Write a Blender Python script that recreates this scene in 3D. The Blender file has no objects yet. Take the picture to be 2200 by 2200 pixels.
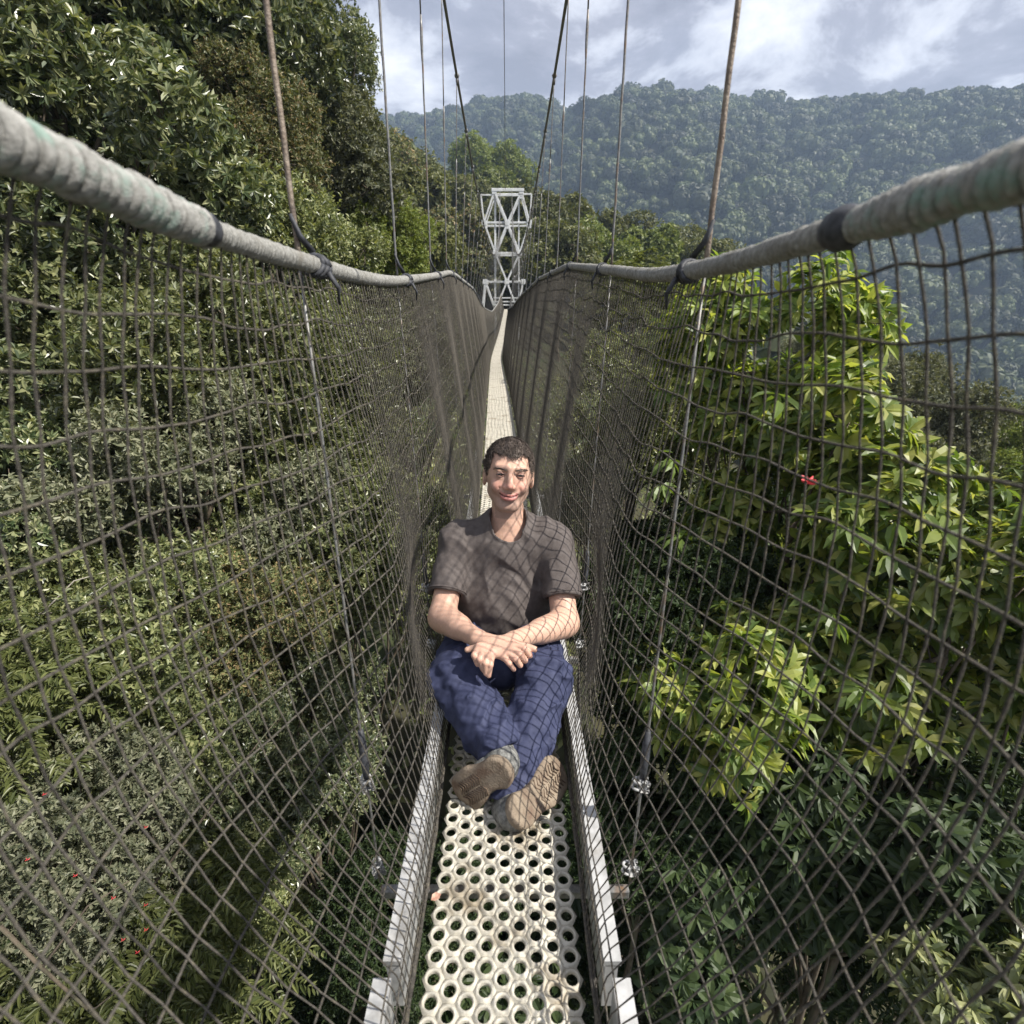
import bpy, math, random
import numpy as np

# ------------------------------------------------------------------ camera, light, exposure
F, PITCH = 1150.0, math.radians(22)          # focal length in photo pixels (2200 wide), camera pitch
CP, SP = math.cos(PITCH), math.sin(PITCH)
scene = bpy.context.scene
COL = scene.collection
cam_d = bpy.data.cameras.new('camera'); cam = bpy.data.objects.new('camera', cam_d); COL.objects.link(cam)
cam_d.sensor_width = 36; cam_d.lens = 36 * F / 2200
cam_d.clip_start = 0.05; cam_d.clip_end = 6000
cam.location = (0, 0, 0); cam.rotation_euler = (math.pi / 2 - PITCH, 0, 0)
cam_d.dof.use_dof = True; cam_d.dof.focus_distance = 2.1; cam_d.dof.aperture_fstop = 5.2
scene.camera = cam

SUN = np.array([0.60, -0.20, 0.77]); SUN /= np.linalg.norm(SUN)
sun_el = math.asin(SUN[2]); sun_az = math.atan2(SUN[0], SUN[1])
sl = bpy.data.lights.new('sun', 'SUN'); sl.energy = 5.0; sl.angle = math.radians(0.9); sl.color = (1.0, 0.95, 0.87)
so = bpy.data.objects.new('sun', sl); COL.objects.link(so)
so.rotation_euler = (math.pi / 2 - sun_el, 0, math.pi - sun_az)
from mathutils import Vector
so.rotation_euler = Vector(SUN).to_track_quat('Z', 'Y').to_euler()

world = bpy.data.worlds.new('World'); scene.world = world; world.use_nodes = True
wn = world.node_tree; wn.nodes.clear()
def N(tree, typ, **kw):
    n = tree.nodes.new(typ)
    for k, v in kw.items():
        if k == 'inp':
            for i, val in v.items(): n.inputs[i].default_value = val
        else: setattr(n, k, v)
    return n
sky = N(wn, 'ShaderNodeTexSky', sky_type='NISHITA', sun_disc=False, sun_elevation=sun_el, sun_rotation=sun_az, altitude=2400.0)
tc = N(wn, 'ShaderNodeTexCoord')
sep = N(wn, 'ShaderNodeSeparateXYZ'); wn.links.new(tc.outputs['Generated'], sep.inputs[0])
mz = N(wn, 'ShaderNodeMath', operation='MAXIMUM', inp={1: 0.0}); wn.links.new(sep.outputs['Z'], mz.inputs[0])
az_ = N(wn, 'ShaderNodeMath', operation='ADD', inp={1: 0.28}); wn.links.new(mz.outputs[0], az_.inputs[0])
dx = N(wn, 'ShaderNodeMath', operation='DIVIDE'); wn.links.new(sep.outputs['X'], dx.inputs[0]); wn.links.new(az_.outputs[0], dx.inputs[1])
dy = N(wn, 'ShaderNodeMath', operation='DIVIDE'); wn.links.new(sep.outputs['Y'], dy.inputs[0]); wn.links.new(az_.outputs[0], dy.inputs[1])
cmb = N(wn, 'ShaderNodeCombineXYZ', inp={2: 0.37}); wn.links.new(dx.outputs[0], cmb.inputs[0]); wn.links.new(dy.outputs[0], cmb.inputs[1])
mp = N(wn, 'ShaderNodeMapping', inp={1: (0.35, 0.9, 0.0)}); wn.links.new(cmb.outputs[0], mp.inputs[0])
n1 = N(wn, 'ShaderNodeTexNoise', inp={'Scale': 1.15, 'Detail': 9.0, 'Roughness': 0.54, 'Distortion': 0.35}); wn.links.new(mp.outputs[0], n1.inputs['Vector'])
n2 = N(wn, 'ShaderNodeTexNoise', inp={'Scale': 2.6, 'Detail': 10.0, 'Roughness': 0.6, 'Distortion': 0.25}); wn.links.new(mp.outputs[0], n2.inputs['Vector'])
cov = N(wn, 'ShaderNodeValToRGB'); wn.links.new(n1.outputs['Fac'], cov.inputs[0])
cov.color_ramp.elements[0].position = 0.30; cov.color_ramp.elements[0].color = (0.84, 0.84, 0.84, 1)
cov.color_ramp.elements[1].position = 0.52; cov.color_ramp.elements[1].color = (1, 1, 1, 1)
cl = N(wn, 'ShaderNodeValToRGB'); wn.links.new(n2.outputs['Fac'], cl.inputs[0])
e = cl.color_ramp.elements
e[0].position = 0.38; e[0].color = (0.235, 0.24, 0.295, 1)
e[1].position = 0.66; e[1].color = (0.84, 0.845, 0.87, 1)
m_ = e.new(0.48); m_.color = (0.325, 0.33, 0.395, 1)
m_ = e.new(0.54); m_.color = (0.55, 0.565, 0.63, 1)
skm = N(wn, 'ShaderNodeMix', data_type='RGBA', blend_type='MULTIPLY', inp={0: 1.0, 7: (0.10, 0.10, 0.10, 1)}); wn.links.new(sky.outputs[0], skm.inputs[6])
mix = N(wn, 'ShaderNodeMix', data_type='RGBA'); wn.links.new(cov.outputs[0], mix.inputs[0]); wn.links.new(skm.outputs[2], mix.inputs[6]); wn.links.new(cl.outputs[0], mix.inputs[7])
bg = N(wn, 'ShaderNodeBackground', inp={1: 0.88}); wn.links.new(mix.outputs[2], bg.inputs[0])
wo = N(wn, 'ShaderNodeOutputWorld'); wn.links.new(bg.outputs[0], wo.inputs[0])

vs = scene.view_settings
vs.view_transform = 'Standard'; vs.look = 'None'; vs.gamma = 1.0; vs.use_curve_mapping = False; vs.exposure = 0.80
scene.cycles.max_bounces = 5; scene.cycles.transparent_max_bounces = 8
scene.cycles.volume_bounces = 0; scene.cycles.diffuse_bounces = 2; scene.cycles.glossy_bounces = 2; scene.cycles.transmission_bounces = 4

# ------------------------------------------------------------------ helpers
rng = np.random.default_rng(7)
random.seed(7)
def ray(px, py):
    x = (px - 1100) / F; y = (py - 1100) / F
    return np.array([x, CP - y * SP, -SP - y * CP])
def un(px, py, z): return ray(px, py) * z            # point seen at (px, py), z metres in front of the lens
def at(px, py, Y):                                   # ... at world depth Y
    r = ray(px, py); return r * (Y / r[1])
def nrm(v): v = np.asarray(v, float); return v / np.linalg.norm(v)
def nrmr(v): return v / np.maximum(np.linalg.norm(v, axis=-1, keepdims=True), 1e-9)

def mesh_np(name, V, faces, mat=None, smooth=True, cols=None):
    """V (n,3); faces: array (m,k) or list of such arrays"""
    if isinstance(faces, np.ndarray): faces = [faces]
    me = bpy.data.meshes.new(name)
    V = np.asarray(V, np.float32)
    me.vertices.add(len(V)); me.vertices.foreach_set('co', V.ravel())
    li = np.concatenate([f.ravel() for f in faces]).astype(np.int32)
    sz = np.concatenate([np.full(len(f), f.shape[1], np.int32) for f in faces])
    st = np.concatenate([[0], np.cumsum(sz)[:-1]]).astype(np.int32)
    me.loops.add(len(li)); me.loops.foreach_set('vertex_index', li)
    me.polygons.add(len(sz)); me.polygons.foreach_set('loop_start', st); me.polygons.foreach_set('loop_total', sz)
    me.polygons.foreach_set('use_smooth', np.full(len(sz), bool(smooth)))
    if cols is not None:
        a = me.color_attributes.new('Col', 'FLOAT_COLOR', 'POINT')
        c4 = np.ones((len(V), 4), np.float32); c4[:, :3] = cols
        a.data.foreach_set('color', c4.ravel())
    me.update(calc_edges=True); me.validate()
    if mat: me.materials.append(mat)
    return me
def link(name, data, parent=None, loc=None, label=None, cat=None, group=None, kind=None):
    o = bpy.data.objects.new(name, data); COL.objects.link(o)
    if parent: o.parent = parent
    if loc is not None: o.location = tuple(float(v) for v in loc)
    if label: o['label'] = label
    if cat: o['category'] = cat
    if group: o['group'] = group
    if kind: o['kind'] = kind
    return o
def thing(name, label, cat, loc=(0, 0, 0), group=None): return link(name, None, None, loc, label, cat, group)

class MB:
    """collects tubes, boxes and patches into one mesh"""
    def __init__(s): s.v = []; s.q = []; s.t = []; s.n = 0
    def add(s, V, Q=None, T=None):
        if Q is not None and len(Q): s.q.append(np.asarray(Q) + s.n)
        if T is not None and len(T): s.t.append(np.asarray(T) + s.n)
        s.v.append(np.asarray(V, float)); s.n += len(V)
    def tube(s, P, r, k=6, cap=True, ref=(0.13, 0.21, 1.0)):
        P = np.asarray(P, float); n = len(P)
        r = np.broadcast_to(np.asarray(r, float), (n,)) if np.ndim(r) < 2 else np.asarray(r)
        t = nrmr(np.gradient(P, axis=0)); ref = np.asarray(ref, float)
        if abs(np.mean(t @ nrm(ref))) > 0.9: ref = np.array([1.0, 0.2, 0.1])
        b = nrmr(np.cross(t, ref)); m = np.cross(b, t)
        a = np.linspace(0, 2 * np.pi, k, endpoint=False)
        rr = r[:, None] if r.ndim == 1 else r
        V = P[:, None, :] + (rr * np.cos(a))[..., None] * b[:, None, :] + (rr * np.sin(a))[..., None] * m[:, None, :]
        i = np.arange(n - 1)[:, None] * k; j = np.arange(k)[None, :]; j2 = (j + 1) % k
        Q = np.stack([i + j, i + j2, i + k + j2, i + k + j], -1).reshape(-1, 4)
        V = V.reshape(-1, 3); T = None
        if cap:
            V = np.vstack([V, P[0], P[-1]]); c0, c1 = n * k, n * k + 1; jj = np.arange(k)
            T = np.vstack([np.stack([np.full(k, c0), (jj + 1) % k, jj], 1),
                           np.stack([np.full(k, c1), (n - 1) * k + jj, (n - 1) * k + (jj + 1) % k], 1)])
        s.add(V, Q, T); return s
    def box(s, c, h, ax=None, bev=0.0):
        """centre, half sizes, axes rows; edges cut by bev"""
        c = np.asarray(c, float); h = np.asarray(h, float); ax = np.eye(3) if ax is None else np.asarray(ax)
        if bev <= 0:
            V = np.array([[x, y, z] for x in (-1, 1) for y in (-1, 1) for z in (-1, 1)]) * h
            Q = [[0, 1, 3, 2], [4, 6, 7, 5], [0, 4, 5, 1], [2, 3, 7, 6], [0, 2, 6, 4], [1, 5, 7, 3]]
            s.add(c + V @ ax, Q)
        else:
            V = []; idx = {}
            for x in (-1, 1):
                for y in (-1, 1):
                    for z in (-1, 1):
                        for k in range(3):
                            p = np.array([x, y, z]) * (h - bev); p[k] = (x, y, z)[k] * h[k]
                            idx[x, y, z, k] = len(V); V.append(p)
            Q = []; T = []
            for k in range(3):
                a, b = [(1, 2), (2, 0), (0, 1)][k]
                for sg in (-1, 1):
                    f = []
                    for (u, v) in ((-1, -1), (1, -1), (1, 1), (-1, 1)):
                        q = [0, 0, 0]; q[k] = sg; q[a] = u; q[b] = v; f.append(idx[q[0], q[1], q[2], k])
                    Q.append(f if sg > 0 else f[::-1])
            for k in range(3):
                a, b = [(1, 2), (2, 0), (0, 1)][k]
                for u in (-1, 1):
                    for v in (-1, 1):
                        f = []
                        for (sg, kk) in ((-1, a), (1, a), (1, b), (-1, b)):
                            q = [0, 0, 0]; q[k] = sg; q[a] = u; q[b] = v; f.append(idx[q[0], q[1], q[2], kk])
                        Q.append(f if u * v > 0 else f[::-1])
            for x in (-1, 1):
                for y in (-1, 1):
                    for z in (-1, 1):
                        f = [idx[x, y, z, 0], idx[x, y, z, 1], idx[x, y, z, 2]]
                        T.append(f if x * y * z > 0 else f[::-1])
            s.add(c + np.array(V) @ ax, Q, T)
        return s
    def mesh(s, name, mat, smooth=True):
        fs = []
        if s.q: fs.append(np.vstack(s.q))
        if s.t: fs.append(np.vstack(s.t))
        return mesh_np(name, np.vstack(s.v), fs, mat, smooth)
    def build(s, name, mat, parent=None, smooth=True, **kw): return link(name, s.mesh(name, mat, smooth), parent, **kw)

# ------------------------------------------------------------------ materials
def mat_new(name):
    m = bpy.data.materials.new(name); m.use_nodes = True; t = m.node_tree
    return m, t, t.nodes['Principled BSDF'], t.nodes['Material Output']
def mat_noise(name, c0, c1, rough=0.7, scale=20.0, metal=0.0, bump=0.0, bscale=None, spec=0.4, lo=0.35, hi=0.65, c2=None, scale2=3.0, stretch=None):
    m, t, p, o = mat_new(name)
    co = N(t, 'ShaderNodeTexCoord'); src = co.outputs['Object']
    if stretch:
        mpn = N(t, 'ShaderNodeMapping', inp={3: stretch}); t.links.new(src, mpn.inputs[0]); src = mpn.outputs[0]
    nz = N(t, 'ShaderNodeTexNoise', inp={'Scale': scale, 'Detail': 6.0, 'Roughness': 0.6}); t.links.new(src, nz.inputs['Vector'])
    r = N(t, 'ShaderNodeValToRGB'); r.color_ramp.elements[0].position = lo; r.color_ramp.elements[1].position = hi
    r.color_ramp.elements[0].color = (*c0, 1); r.color_ramp.elements[1].color = (*c1, 1)
    t.links.new(nz.outputs['Fac'], r.inputs[0]); out = r.outputs[0]
    if c2 is not None:
        nz2 = N(t, 'ShaderNodeTexNoise', inp={'Scale': scale2, 'Detail': 5.0, 'Roughness': 0.65}); t.links.new(src, nz2.inputs['Vector'])
        r2 = N(t, 'ShaderNodeValToRGB'); r2.color_ramp.elements[0].position = 0.52; r2.color_ramp.elements[1].position = 0.68
        t.links.new(nz2.outputs['Fac'], r2.inputs[0])
        mx = N(t, 'ShaderNodeMix', data_type='RGBA', inp={7: (*c2, 1)}); t.links.new(r2.outputs[0], mx.inputs[0]); t.links.new(out, mx.inputs[6]); out = mx.outputs[2]
    t.links.new(out, p.inputs['Base Color'])
    p.inputs['Roughness'].default_value = rough; p.inputs['Metallic'].default_value = metal; p.inputs['Specular IOR Level'].default_value = spec
    if bump:
        nb = N(t, 'ShaderNodeTexNoise', inp={'Scale': bscale or scale * 3, 'Detail': 4.0}); t.links.new(src, nb.inputs['Vector'])
        b = N(t, 'ShaderNodeBump', inp={'Strength': bump, 'Distance': 0.01}); t.links.new(nb.outputs['Fac'], b.inputs['Height']); t.links.new(b.outputs[0], p.inputs['Normal'])
    return m
def mat_leaf(name, cols, rough=0.42, trans=0.35, tcol=(1.25, 1.25, 0.55), spec=0.45, objvar=0.25):
    """leaf: colour varies from leaf to leaf and from plant to plant; light shines through"""
    m, t, p, o = mat_new(name)
    g = N(t, 'ShaderNodeNewGeometry'); oi = N(t, 'ShaderNodeObjectInfo')
    r = N(t, 'ShaderNodeValToRGB'); r.color_ramp.interpolation = 'LINEAR'
    el = r.color_ramp.elements; el[0].position = 0.0; el[0].color = (*cols[0], 1); el[1].position = 1.0; el[1].color = (*cols[-1], 1)
    for i, c in enumerate(cols[1:-1]):
        q = el.new((i + 1) / (len(cols) - 1)); q.color = (*c, 1)
    t.links.new(g.outputs['Random Per Island'], r.inputs[0])
    mr = N(t, 'ShaderNodeMapRange', inp={3: 1 - objvar, 4: 1 + objvar}); t.links.new(oi.outputs['Random'], mr.inputs[0])
    mul = N(t, 'ShaderNodeVectorMath', operation='SCALE'); t.links.new(r.outputs[0], mul.inputs[0]); t.links.new(mr.outputs[0], mul.inputs[3])
    t.links.new(mul.outputs[0], p.inputs['Base Color'])
    p.inputs['Roughness'].default_value = rough; p.inputs['Specular IOR Level'].default_value = spec
    tv = N(t, 'ShaderNodeVectorMath', operation='MULTIPLY', inp={1: tcol}); t.links.new(mul.outputs[0], tv.inputs[0])
    tr = N(t, 'ShaderNodeBsdfTranslucent'); t.links.new(tv.outputs[0], tr.inputs[0])
    mx = N(t, 'ShaderNodeMixShader', inp={0: trans}); t.links.new(p.outputs[0], mx.inputs[1]); t.links.new(tr.outputs[0], mx.inputs[2])
    t.links.new(mx.outputs[0], o.inputs[0])
    return m
def mat_vcol(name, rough=0.5, spec=0.35, sss=0.0, scale=60.0, amt=0.12, bump=0.0, bscale=400.0):
    m, t, p, o = mat_new(name)
    a = N(t, 'ShaderNodeAttribute', attribute_name='Col'); co = N(t, 'ShaderNodeTexCoord')
    nz = N(t, 'ShaderNodeTexNoise', inp={'Scale': scale, 'Detail': 5.0}); t.links.new(co.outputs['Object'], nz.inputs['Vector'])
    mr = N(t, 'ShaderNodeMapRange', inp={1: 0.3, 2: 0.7, 3: 1 - amt, 4: 1 + amt}); t.links.new(nz.outputs['Fac'], mr.inputs[0])
    mul = N(t, 'ShaderNodeVectorMath', operation='SCALE'); t.links.new(a.outputs['Color'], mul.inputs[0]); t.links.new(mr.outputs[0], mul.inputs[3])
    t.links.new(mul.outputs[0], p.inputs['Base Color'])
    p.inputs['Roughness'].default_value = rough; p.inputs['Specular IOR Level'].default_value = spec
    if sss:
        p.inputs['Subsurface Weight'].default_value = sss; p.inputs['Subsurface Radius'].default_value = (0.012, 0.005, 0.003); p.inputs['Subsurface Scale'].default_value = 0.6
    if bump:
        nb = N(t, 'ShaderNodeTexNoise', inp={'Scale': bscale, 'Detail': 3.0}); t.links.new(co.outputs['Object'], nb.inputs['Vector'])
        b = N(t, 'ShaderNodeBump', inp={'Strength': bump, 'Distance': 0.002}); t.links.new(nb.outputs['Fac'], b.inputs['Height']); t.links.new(b.outputs[0], p.inputs['Normal'])
    return m
M = {}
M['ground'] = mat_noise('forest_floor', (0.020, 0.022, 0.010), (0.05, 0.045, 0.02), 0.95, 1.5, c2=(0.03, 0.05, 0.015), scale2=0.4)
M['deck'] = mat_noise('cream_painted_grating', (0.43, 0.40, 0.33), (0.58, 0.55, 0.47), 0.6, 40.0, c2=(0.26, 0.215, 0.15), scale2=7.0, bump=0.2)
M['alu'] = mat_noise('weathered_aluminium', (0.31, 0.31, 0.305), (0.47, 0.47, 0.465), 0.5, 25.0, spec=0.5, c2=(0.27, 0.26, 0.24), scale2=9.0, bump=0.08)
M['steel'] = mat_noise('steel_cable', (0.14, 0.14, 0.14), (0.27, 0.265, 0.25), 0.5, 120.0, metal=0.5, c2=(0.20, 0.13, 0.08), scale2=20.0)
M['rod'] = mat_noise('weathered_rod', (0.16, 0.12, 0.09), (0.30, 0.25, 0.20), 0.6, 60.0, metal=0.2, c2=(0.10, 0.08, 0.07), scale2=25.0, bump=0.3, bscale=200)
M['black'] = mat_noise('black_tape', (0.018, 0.019, 0.022), (0.065, 0.068, 0.078), 0.6, 80.0)
M['net'] = mat_noise('net_twine', (0.060, 0.054, 0.047), (0.125, 0.115, 0.10), 0.85, 220.0, spec=0.15, c2=(0.17, 0.15, 0.11), scale2=90.0, bump=0.5, bscale=700)
M['rope'] = mat_noise('grey_rope', (0.20, 0.197, 0.182), (0.36, 0.355, 0.33), 0.9, 160.0, spec=0.12, c2=(0.20, 0.19, 0.165), scale2=30.0, bump=0.35, bscale=600)
M['rope_green'] = mat_noise('mossy_rope', (0.20, 0.197, 0.182), (0.36, 0.355, 0.335), 0.9, 120.0, spec=0.10, c2=(0.22, 0.30, 0.26), scale2=34.0, bump=0.35, bscale=500)
M['tower'] = mat_noise('white_painted_steel', (0.60, 0.61, 0.60), (0.78, 0.79, 0.78), 0.5, 3.0, c2=(0.42, 0.40, 0.36), scale2=1.6)
M['bark'] = mat_noise('bark', (0.045, 0.035, 0.025), (0.15, 0.12, 0.085), 0.9, 14.0, c2=(0.11, 0.13, 0.07), scale2=5.0, bump=0.8, bscale=40, stretch=(1, 1, 0.25))
M['pale_bark'] = mat_noise('pale_bark', (0.16, 0.14, 0.11), (0.36, 0.33, 0.28), 0.9, 10.0, bump=0.6, bscale=50)
M['red'] = mat_noise('red_petal', (0.50, 0.04, 0.05), (0.75, 0.10, 0.10), 0.5, 30.0)
M['orange'] = mat_noise('orange_petal', (0.75, 0.16, 0.04), (0.85, 0.26, 0.08), 0.5, 30.0)
M['L_glossy'] = mat_leaf('glossy_dark_leaf', [(0.050, 0.076, 0.034), (0.110, 0.140, 0.064), (0.195, 0.222, 0.108), (0.33, 0.335, 0.18)], 0.34, 0.28, spec=0.8)
M['L_olive'] = mat_leaf('olive_leaf', [(0.058, 0.076, 0.028), (0.138, 0.166, 0.066), (0.235, 0.26, 0.11), (0.38, 0.385, 0.19)], 0.38, 0.32, spec=0.7)
M['L_bright'] = mat_leaf('fresh_leaf', [(0.065, 0.085, 0.028), (0.13, 0.15, 0.052), (0.23, 0.25, 0.095)], 0.42, 0.42, spec=0.45)
M['L_big'] = mat_leaf('big_yellow_green_leaf', [(0.060, 0.105, 0.025), (0.15, 0.215, 0.048), (0.28, 0.335, 0.080), (0.46, 0.46, 0.14)], 0.42, 0.48, spec=0.5)
M['L_brown'] = mat_leaf('bronze_leaf', [(0.060, 0.074, 0.028), (0.13, 0.15, 0.060), (0.22, 0.225, 0.10), (0.30, 0.21, 0.11)], 0.5, 0.25)
M['L_grey'] = mat_leaf('grey_green_leaf', [(0.08, 0.095, 0.055), (0.16, 0.17, 0.10), (0.27, 0.27, 0.18)], 0.5, 0.25)
M['L_mid'] = mat_leaf('canopy_leaf', [(0.065, 0.078, 0.026), (0.125, 0.14, 0.045), (0.20, 0.195, 0.07)], 0.5, 0.28, objvar=0.35)
M['L_midb'] = mat_leaf('canopy_leaf_bright', [(0.085, 0.12, 0.025), (0.16, 0.20, 0.045), (0.25, 0.27, 0.075)], 0.5, 0.3, objvar=0.25)
M['L_far'] = mat_leaf('hill_canopy', [(0.026, 0.039, 0.014), (0.052, 0.070, 0.023), (0.090, 0.102, 0.036)], 0.6, 0.2, objvar=0.65)
M['L_deep'] = mat_leaf('deep_shade_leaf', [(0.020, 0.036, 0.014), (0.036, 0.058, 0.020), (0.06, 0.085, 0.030)], 0.5, 0.25, spec=0.3)  # darker leaf copy: shade of the low plants put into the colour

# ------------------------------------------------------------------ terrain and haze
def sstep(x): x = np.clip(x, 0, 1); return x * x * (3 - 2 * x)
def smax(a, b, k): h = np.clip(0.5 + 0.5 * (a - b) / k, 0, 1); return b + (a - b) * h + k * h * (1 - h)
def ground_z(x, y):
    x = np.asarray(x, float); y = np.asarray(y, float)
    near = -8.0 + 0.13 * np.clip(y, -20, 60) + 0.05 * np.clip(y - 60, 0, 300)
    near = near + np.where(x < 0, 0.42 * np.clip(-x, 0, 40) + 0.1 * np.clip(-x - 40, 0, 300), -0.48 * x)
    near = np.maximum(near, -62)
    u = 0.30 * x + 0.954 * y; v = 0.954 * x - 0.30 * y
    ridge = 166 + 6 * np.sin(v / 95.0 + 0.4) + 4 * np.sin(v / 37.0) - 20 * np.exp(-((v + 112) / 26.0) ** 2) - 34 * sstep((v + 20) / 260.0) - 26 * np.exp(-((v - 50) / 80.0) ** 2) - 4
    gully = 16 * np.sin(v / 52.0 + u / 160.0) * sstep((u - 180) / 100) * (1 - sstep((u - 430) / 150))
    far = -62 + (ridge + 62) * sstep((u - 135) / 470.0) + gully
    far = far - 0.35 * np.clip(u - 640, 0, 400)
    return smax(near, far, 12.0)
gx = np.unique(np.concatenate([np.arange(-520, 900, 10.0), np.arange(-40, 41, 4.0)]))
gy = np.unique(np.concatenate([np.arange(-200, 1100, 10.0), np.arange(-20, 61, 4.0)]))
GX, GY = np.meshgrid(gx, gy); GZ = ground_z(GX, GY)
nx, ny = len(gx), len(gy)
ii = np.arange(ny - 1)[:, None] * nx + np.arange(nx - 1)[None, :]
Qd = np.stack([ii, ii + 1, ii + nx + 1, ii + nx], -1).reshape(-1, 4)
link('terrain', mesh_np('terrain', np.stack([GX, GY, GZ], -1).reshape(-1, 3), Qd, M['ground']), kind='structure')

hm = bpy.data.materials.new('haze'); hm.use_nodes = True; ht = hm.node_tree; ht.nodes.clear()
hv = N(ht, 'ShaderNodeVolumePrincipled', inp={'Color': (0.56, 0.74, 1.0, 1), 'Density': 0.00058, 'Anisotropy': 0.1})
ho = N(ht, 'ShaderNodeOutputMaterial'); ht.links.new(hv.outputs[0], ho.inputs['Volume'])
zlo, zhi = float(GZ.min()) - 1.5, float(GZ.max()) + 45
b = MB(); b.box(((-520 + 890) / 2, 450, (zlo + zhi) / 2), (725, 670, (zhi - zlo) / 2)); b.build('haze', hm, smooth=False, kind='stuff')

# ------------------------------------------------------------------ bridge lines (metres; the lens is at the origin, Y runs along the walkway)
def smooth_table(ys, vs, win=0.6):
    Y = np.linspace(-2, 40, 2101); V = np.interp(Y, ys, vs)
    out = np.empty_like(V)
    for i, y in enumerate(Y):
        w = np.exp(-0.5 * ((Y - y) / (win * (0.25 + abs(y) * 0.08))) ** 2); out[i] = (w * V).sum() / w.sum()
    return lambda q: np.interp(q, Y, out)
cX = smooth_table([-2, 0, 1, 2.9, 4.7, 7, 10, 15, 19, 25, 36, 40], [-.02, -.02, -.014, -.04, -.10, -.17, -.27, -.43, -.42, -.36, -.35, -.35])
dZ = smooth_table([-2, 0, .5, .9, 1.6, 2.6, 4.7, 7, 15, 20, 25, 36, 40], [-1.12, -1.12, -1.125, -1.14, -1.19, -1.165, -1.20, -1.22, -1.58, -1.5, -1.25, -.80, -.70], 0.5)
hZL = smooth_table([-2, .3, .41, .49, .61, .71, 1.02, 1.31, 1.66, 2.89, 3.39, 4.02, 7.2, 15.6, 20.4, 28, 36, 40], [.13, .105, .095, .082, .066, .058, .044, .035, .037, .095, .125, .13, .085, -.32, -.53, -.30, .15, .2], 0.28)
hZR = smooth_table([-2, .3, .36, .44, .53, .69, .93, 1.23, 1.47, 1.89, 2.85, 3.66, 4.52, 6.03, 7.67, 10.9, 20, 28, 36, 40], [.09, .07, .067, .059, .056, .044, .037, .038, .055, .08, .135, .128, .122, .06, -.01, -.20, -.5, -.28, .15, .2], 0.28)
HW, DW = 0.31, 0.158
def rail_pt(Y, sg): return np.stack([cX(Y) + sg * HW, Y + 0 * cX(Y), (hZL if sg < 0 else hZR)(Y)], -1)
YEND = 35.6
STN = [0.98 + 0.87 * k for k in range(-1, 40)]
STN = [s for s in STN if s < YEND - 0.3]
def cable_pt(Y, sg):
    Y = np.asarray(Y, float)
    return np.stack([-0.0097 * Y + sg * 0.33, Y, 0.90 + 0.0084 * (Y - 12.0) ** 2], -1)

bridge = thing('suspension_bridge', 'narrow cream perforated walkway hung from thin steel cables, running to the white tower', 'bridge', (0, 0, -1.13))
BO = np.array([0, 0, -1.13])
class BMB(MB):                                             # meshes of the bridge, relative to its base
    def mesh(s, name, mat, smooth=True):
        s.v = [np.vstack(s.v) - BO]; return MB.mesh(s, name, mat, smooth)

# perforated deck panel: hexagonal cells, each a raised collar round a hole
def deck_panel_mesh(rows=34, cols=9, p=0.036):
    cs = p * 0.8660254; w0 = -(cols - 1) / 2 * cs
    k = 12; a = np.arange(k) * 2 * np.pi / k
    hexr = (p / 2) / np.cos((a + np.pi / 6) % (np.pi / 3) - np.pi / 6) if False else None
    # flat sides face +-Y within a column; corners at 0, 60, ...
    R = p / math.sqrt(3)
    cor = np.stack([np.cos(np.arange(6) * np.pi / 3) * R, np.sin(np.arange(6) * np.pi / 3) * R], 1)
    bd = np.empty((12, 2)); bd[0::2] = cor; bd[1::2] = (cor + np.roll(cor, -1, 0)) / 2
    un_ = bd / np.linalg.norm(bd, axis=1, keepdims=True)
    prof = [(None, -0.0022), (0.0170, 0.0004), (0.0155, 0.0022), (0.0136, 0.0026), (0.0118, 0.0014), (0.0110, -0.001), (0.0107, -0.006)]
    loops = []
    for r, z in prof:
        xy = bd if r is None else un_ * r
        loops.append(np.concatenate([xy, np.full((12, 1), z)], 1))
    cell = np.vstack(loops); nl = len(prof)
    i = np.arange(nl - 1)[:, None] * 12; j = np.arange(12)[None, :]; j2 = (j + 1) % 12
    Q = np.stack([i + j, i + j2, i + 12 + j2, i + 12 + j], -1).reshape(-1, 4)
    V = []; Fq = []; n = 0; r2 = np.random.default_rng(3)
    for c in range(cols):
        for r in range(rows):
            o = np.array([w0 + c * cs, (r + (0.5 if c % 2 else 0.0)) * p, r2.normal(0, 0.0003)])
            V.append(cell + o); Fq.append(Q + n); n += len(cell)
    return mesh_np('deck_panel', np.vstack(V), np.vstack(Fq), M['deck']), rows * p
pm, plen = deck_panel_mesh()
Y = -0.25; npan = 0
while Y < YEND:
    y0, y1 = Y, Y + plen
    p0 = np.array([cX(y0), y0, dZ(y0)]); p1 = np.array([cX(y1), y1, dZ(y1)]); d = p1 - p0
    if y0 < 3.6: nsub = 3
    else: nsub = 1
    o = link('deck_panel', pm, bridge, p0 - BO)
    o.rotation_euler = (math.atan2(d[2], math.hypot(d[0], d[1])), 0, -math.atan2(d[0], d[1]))
    Y += plen * 1.0 + 0.004; npan += 1

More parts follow.
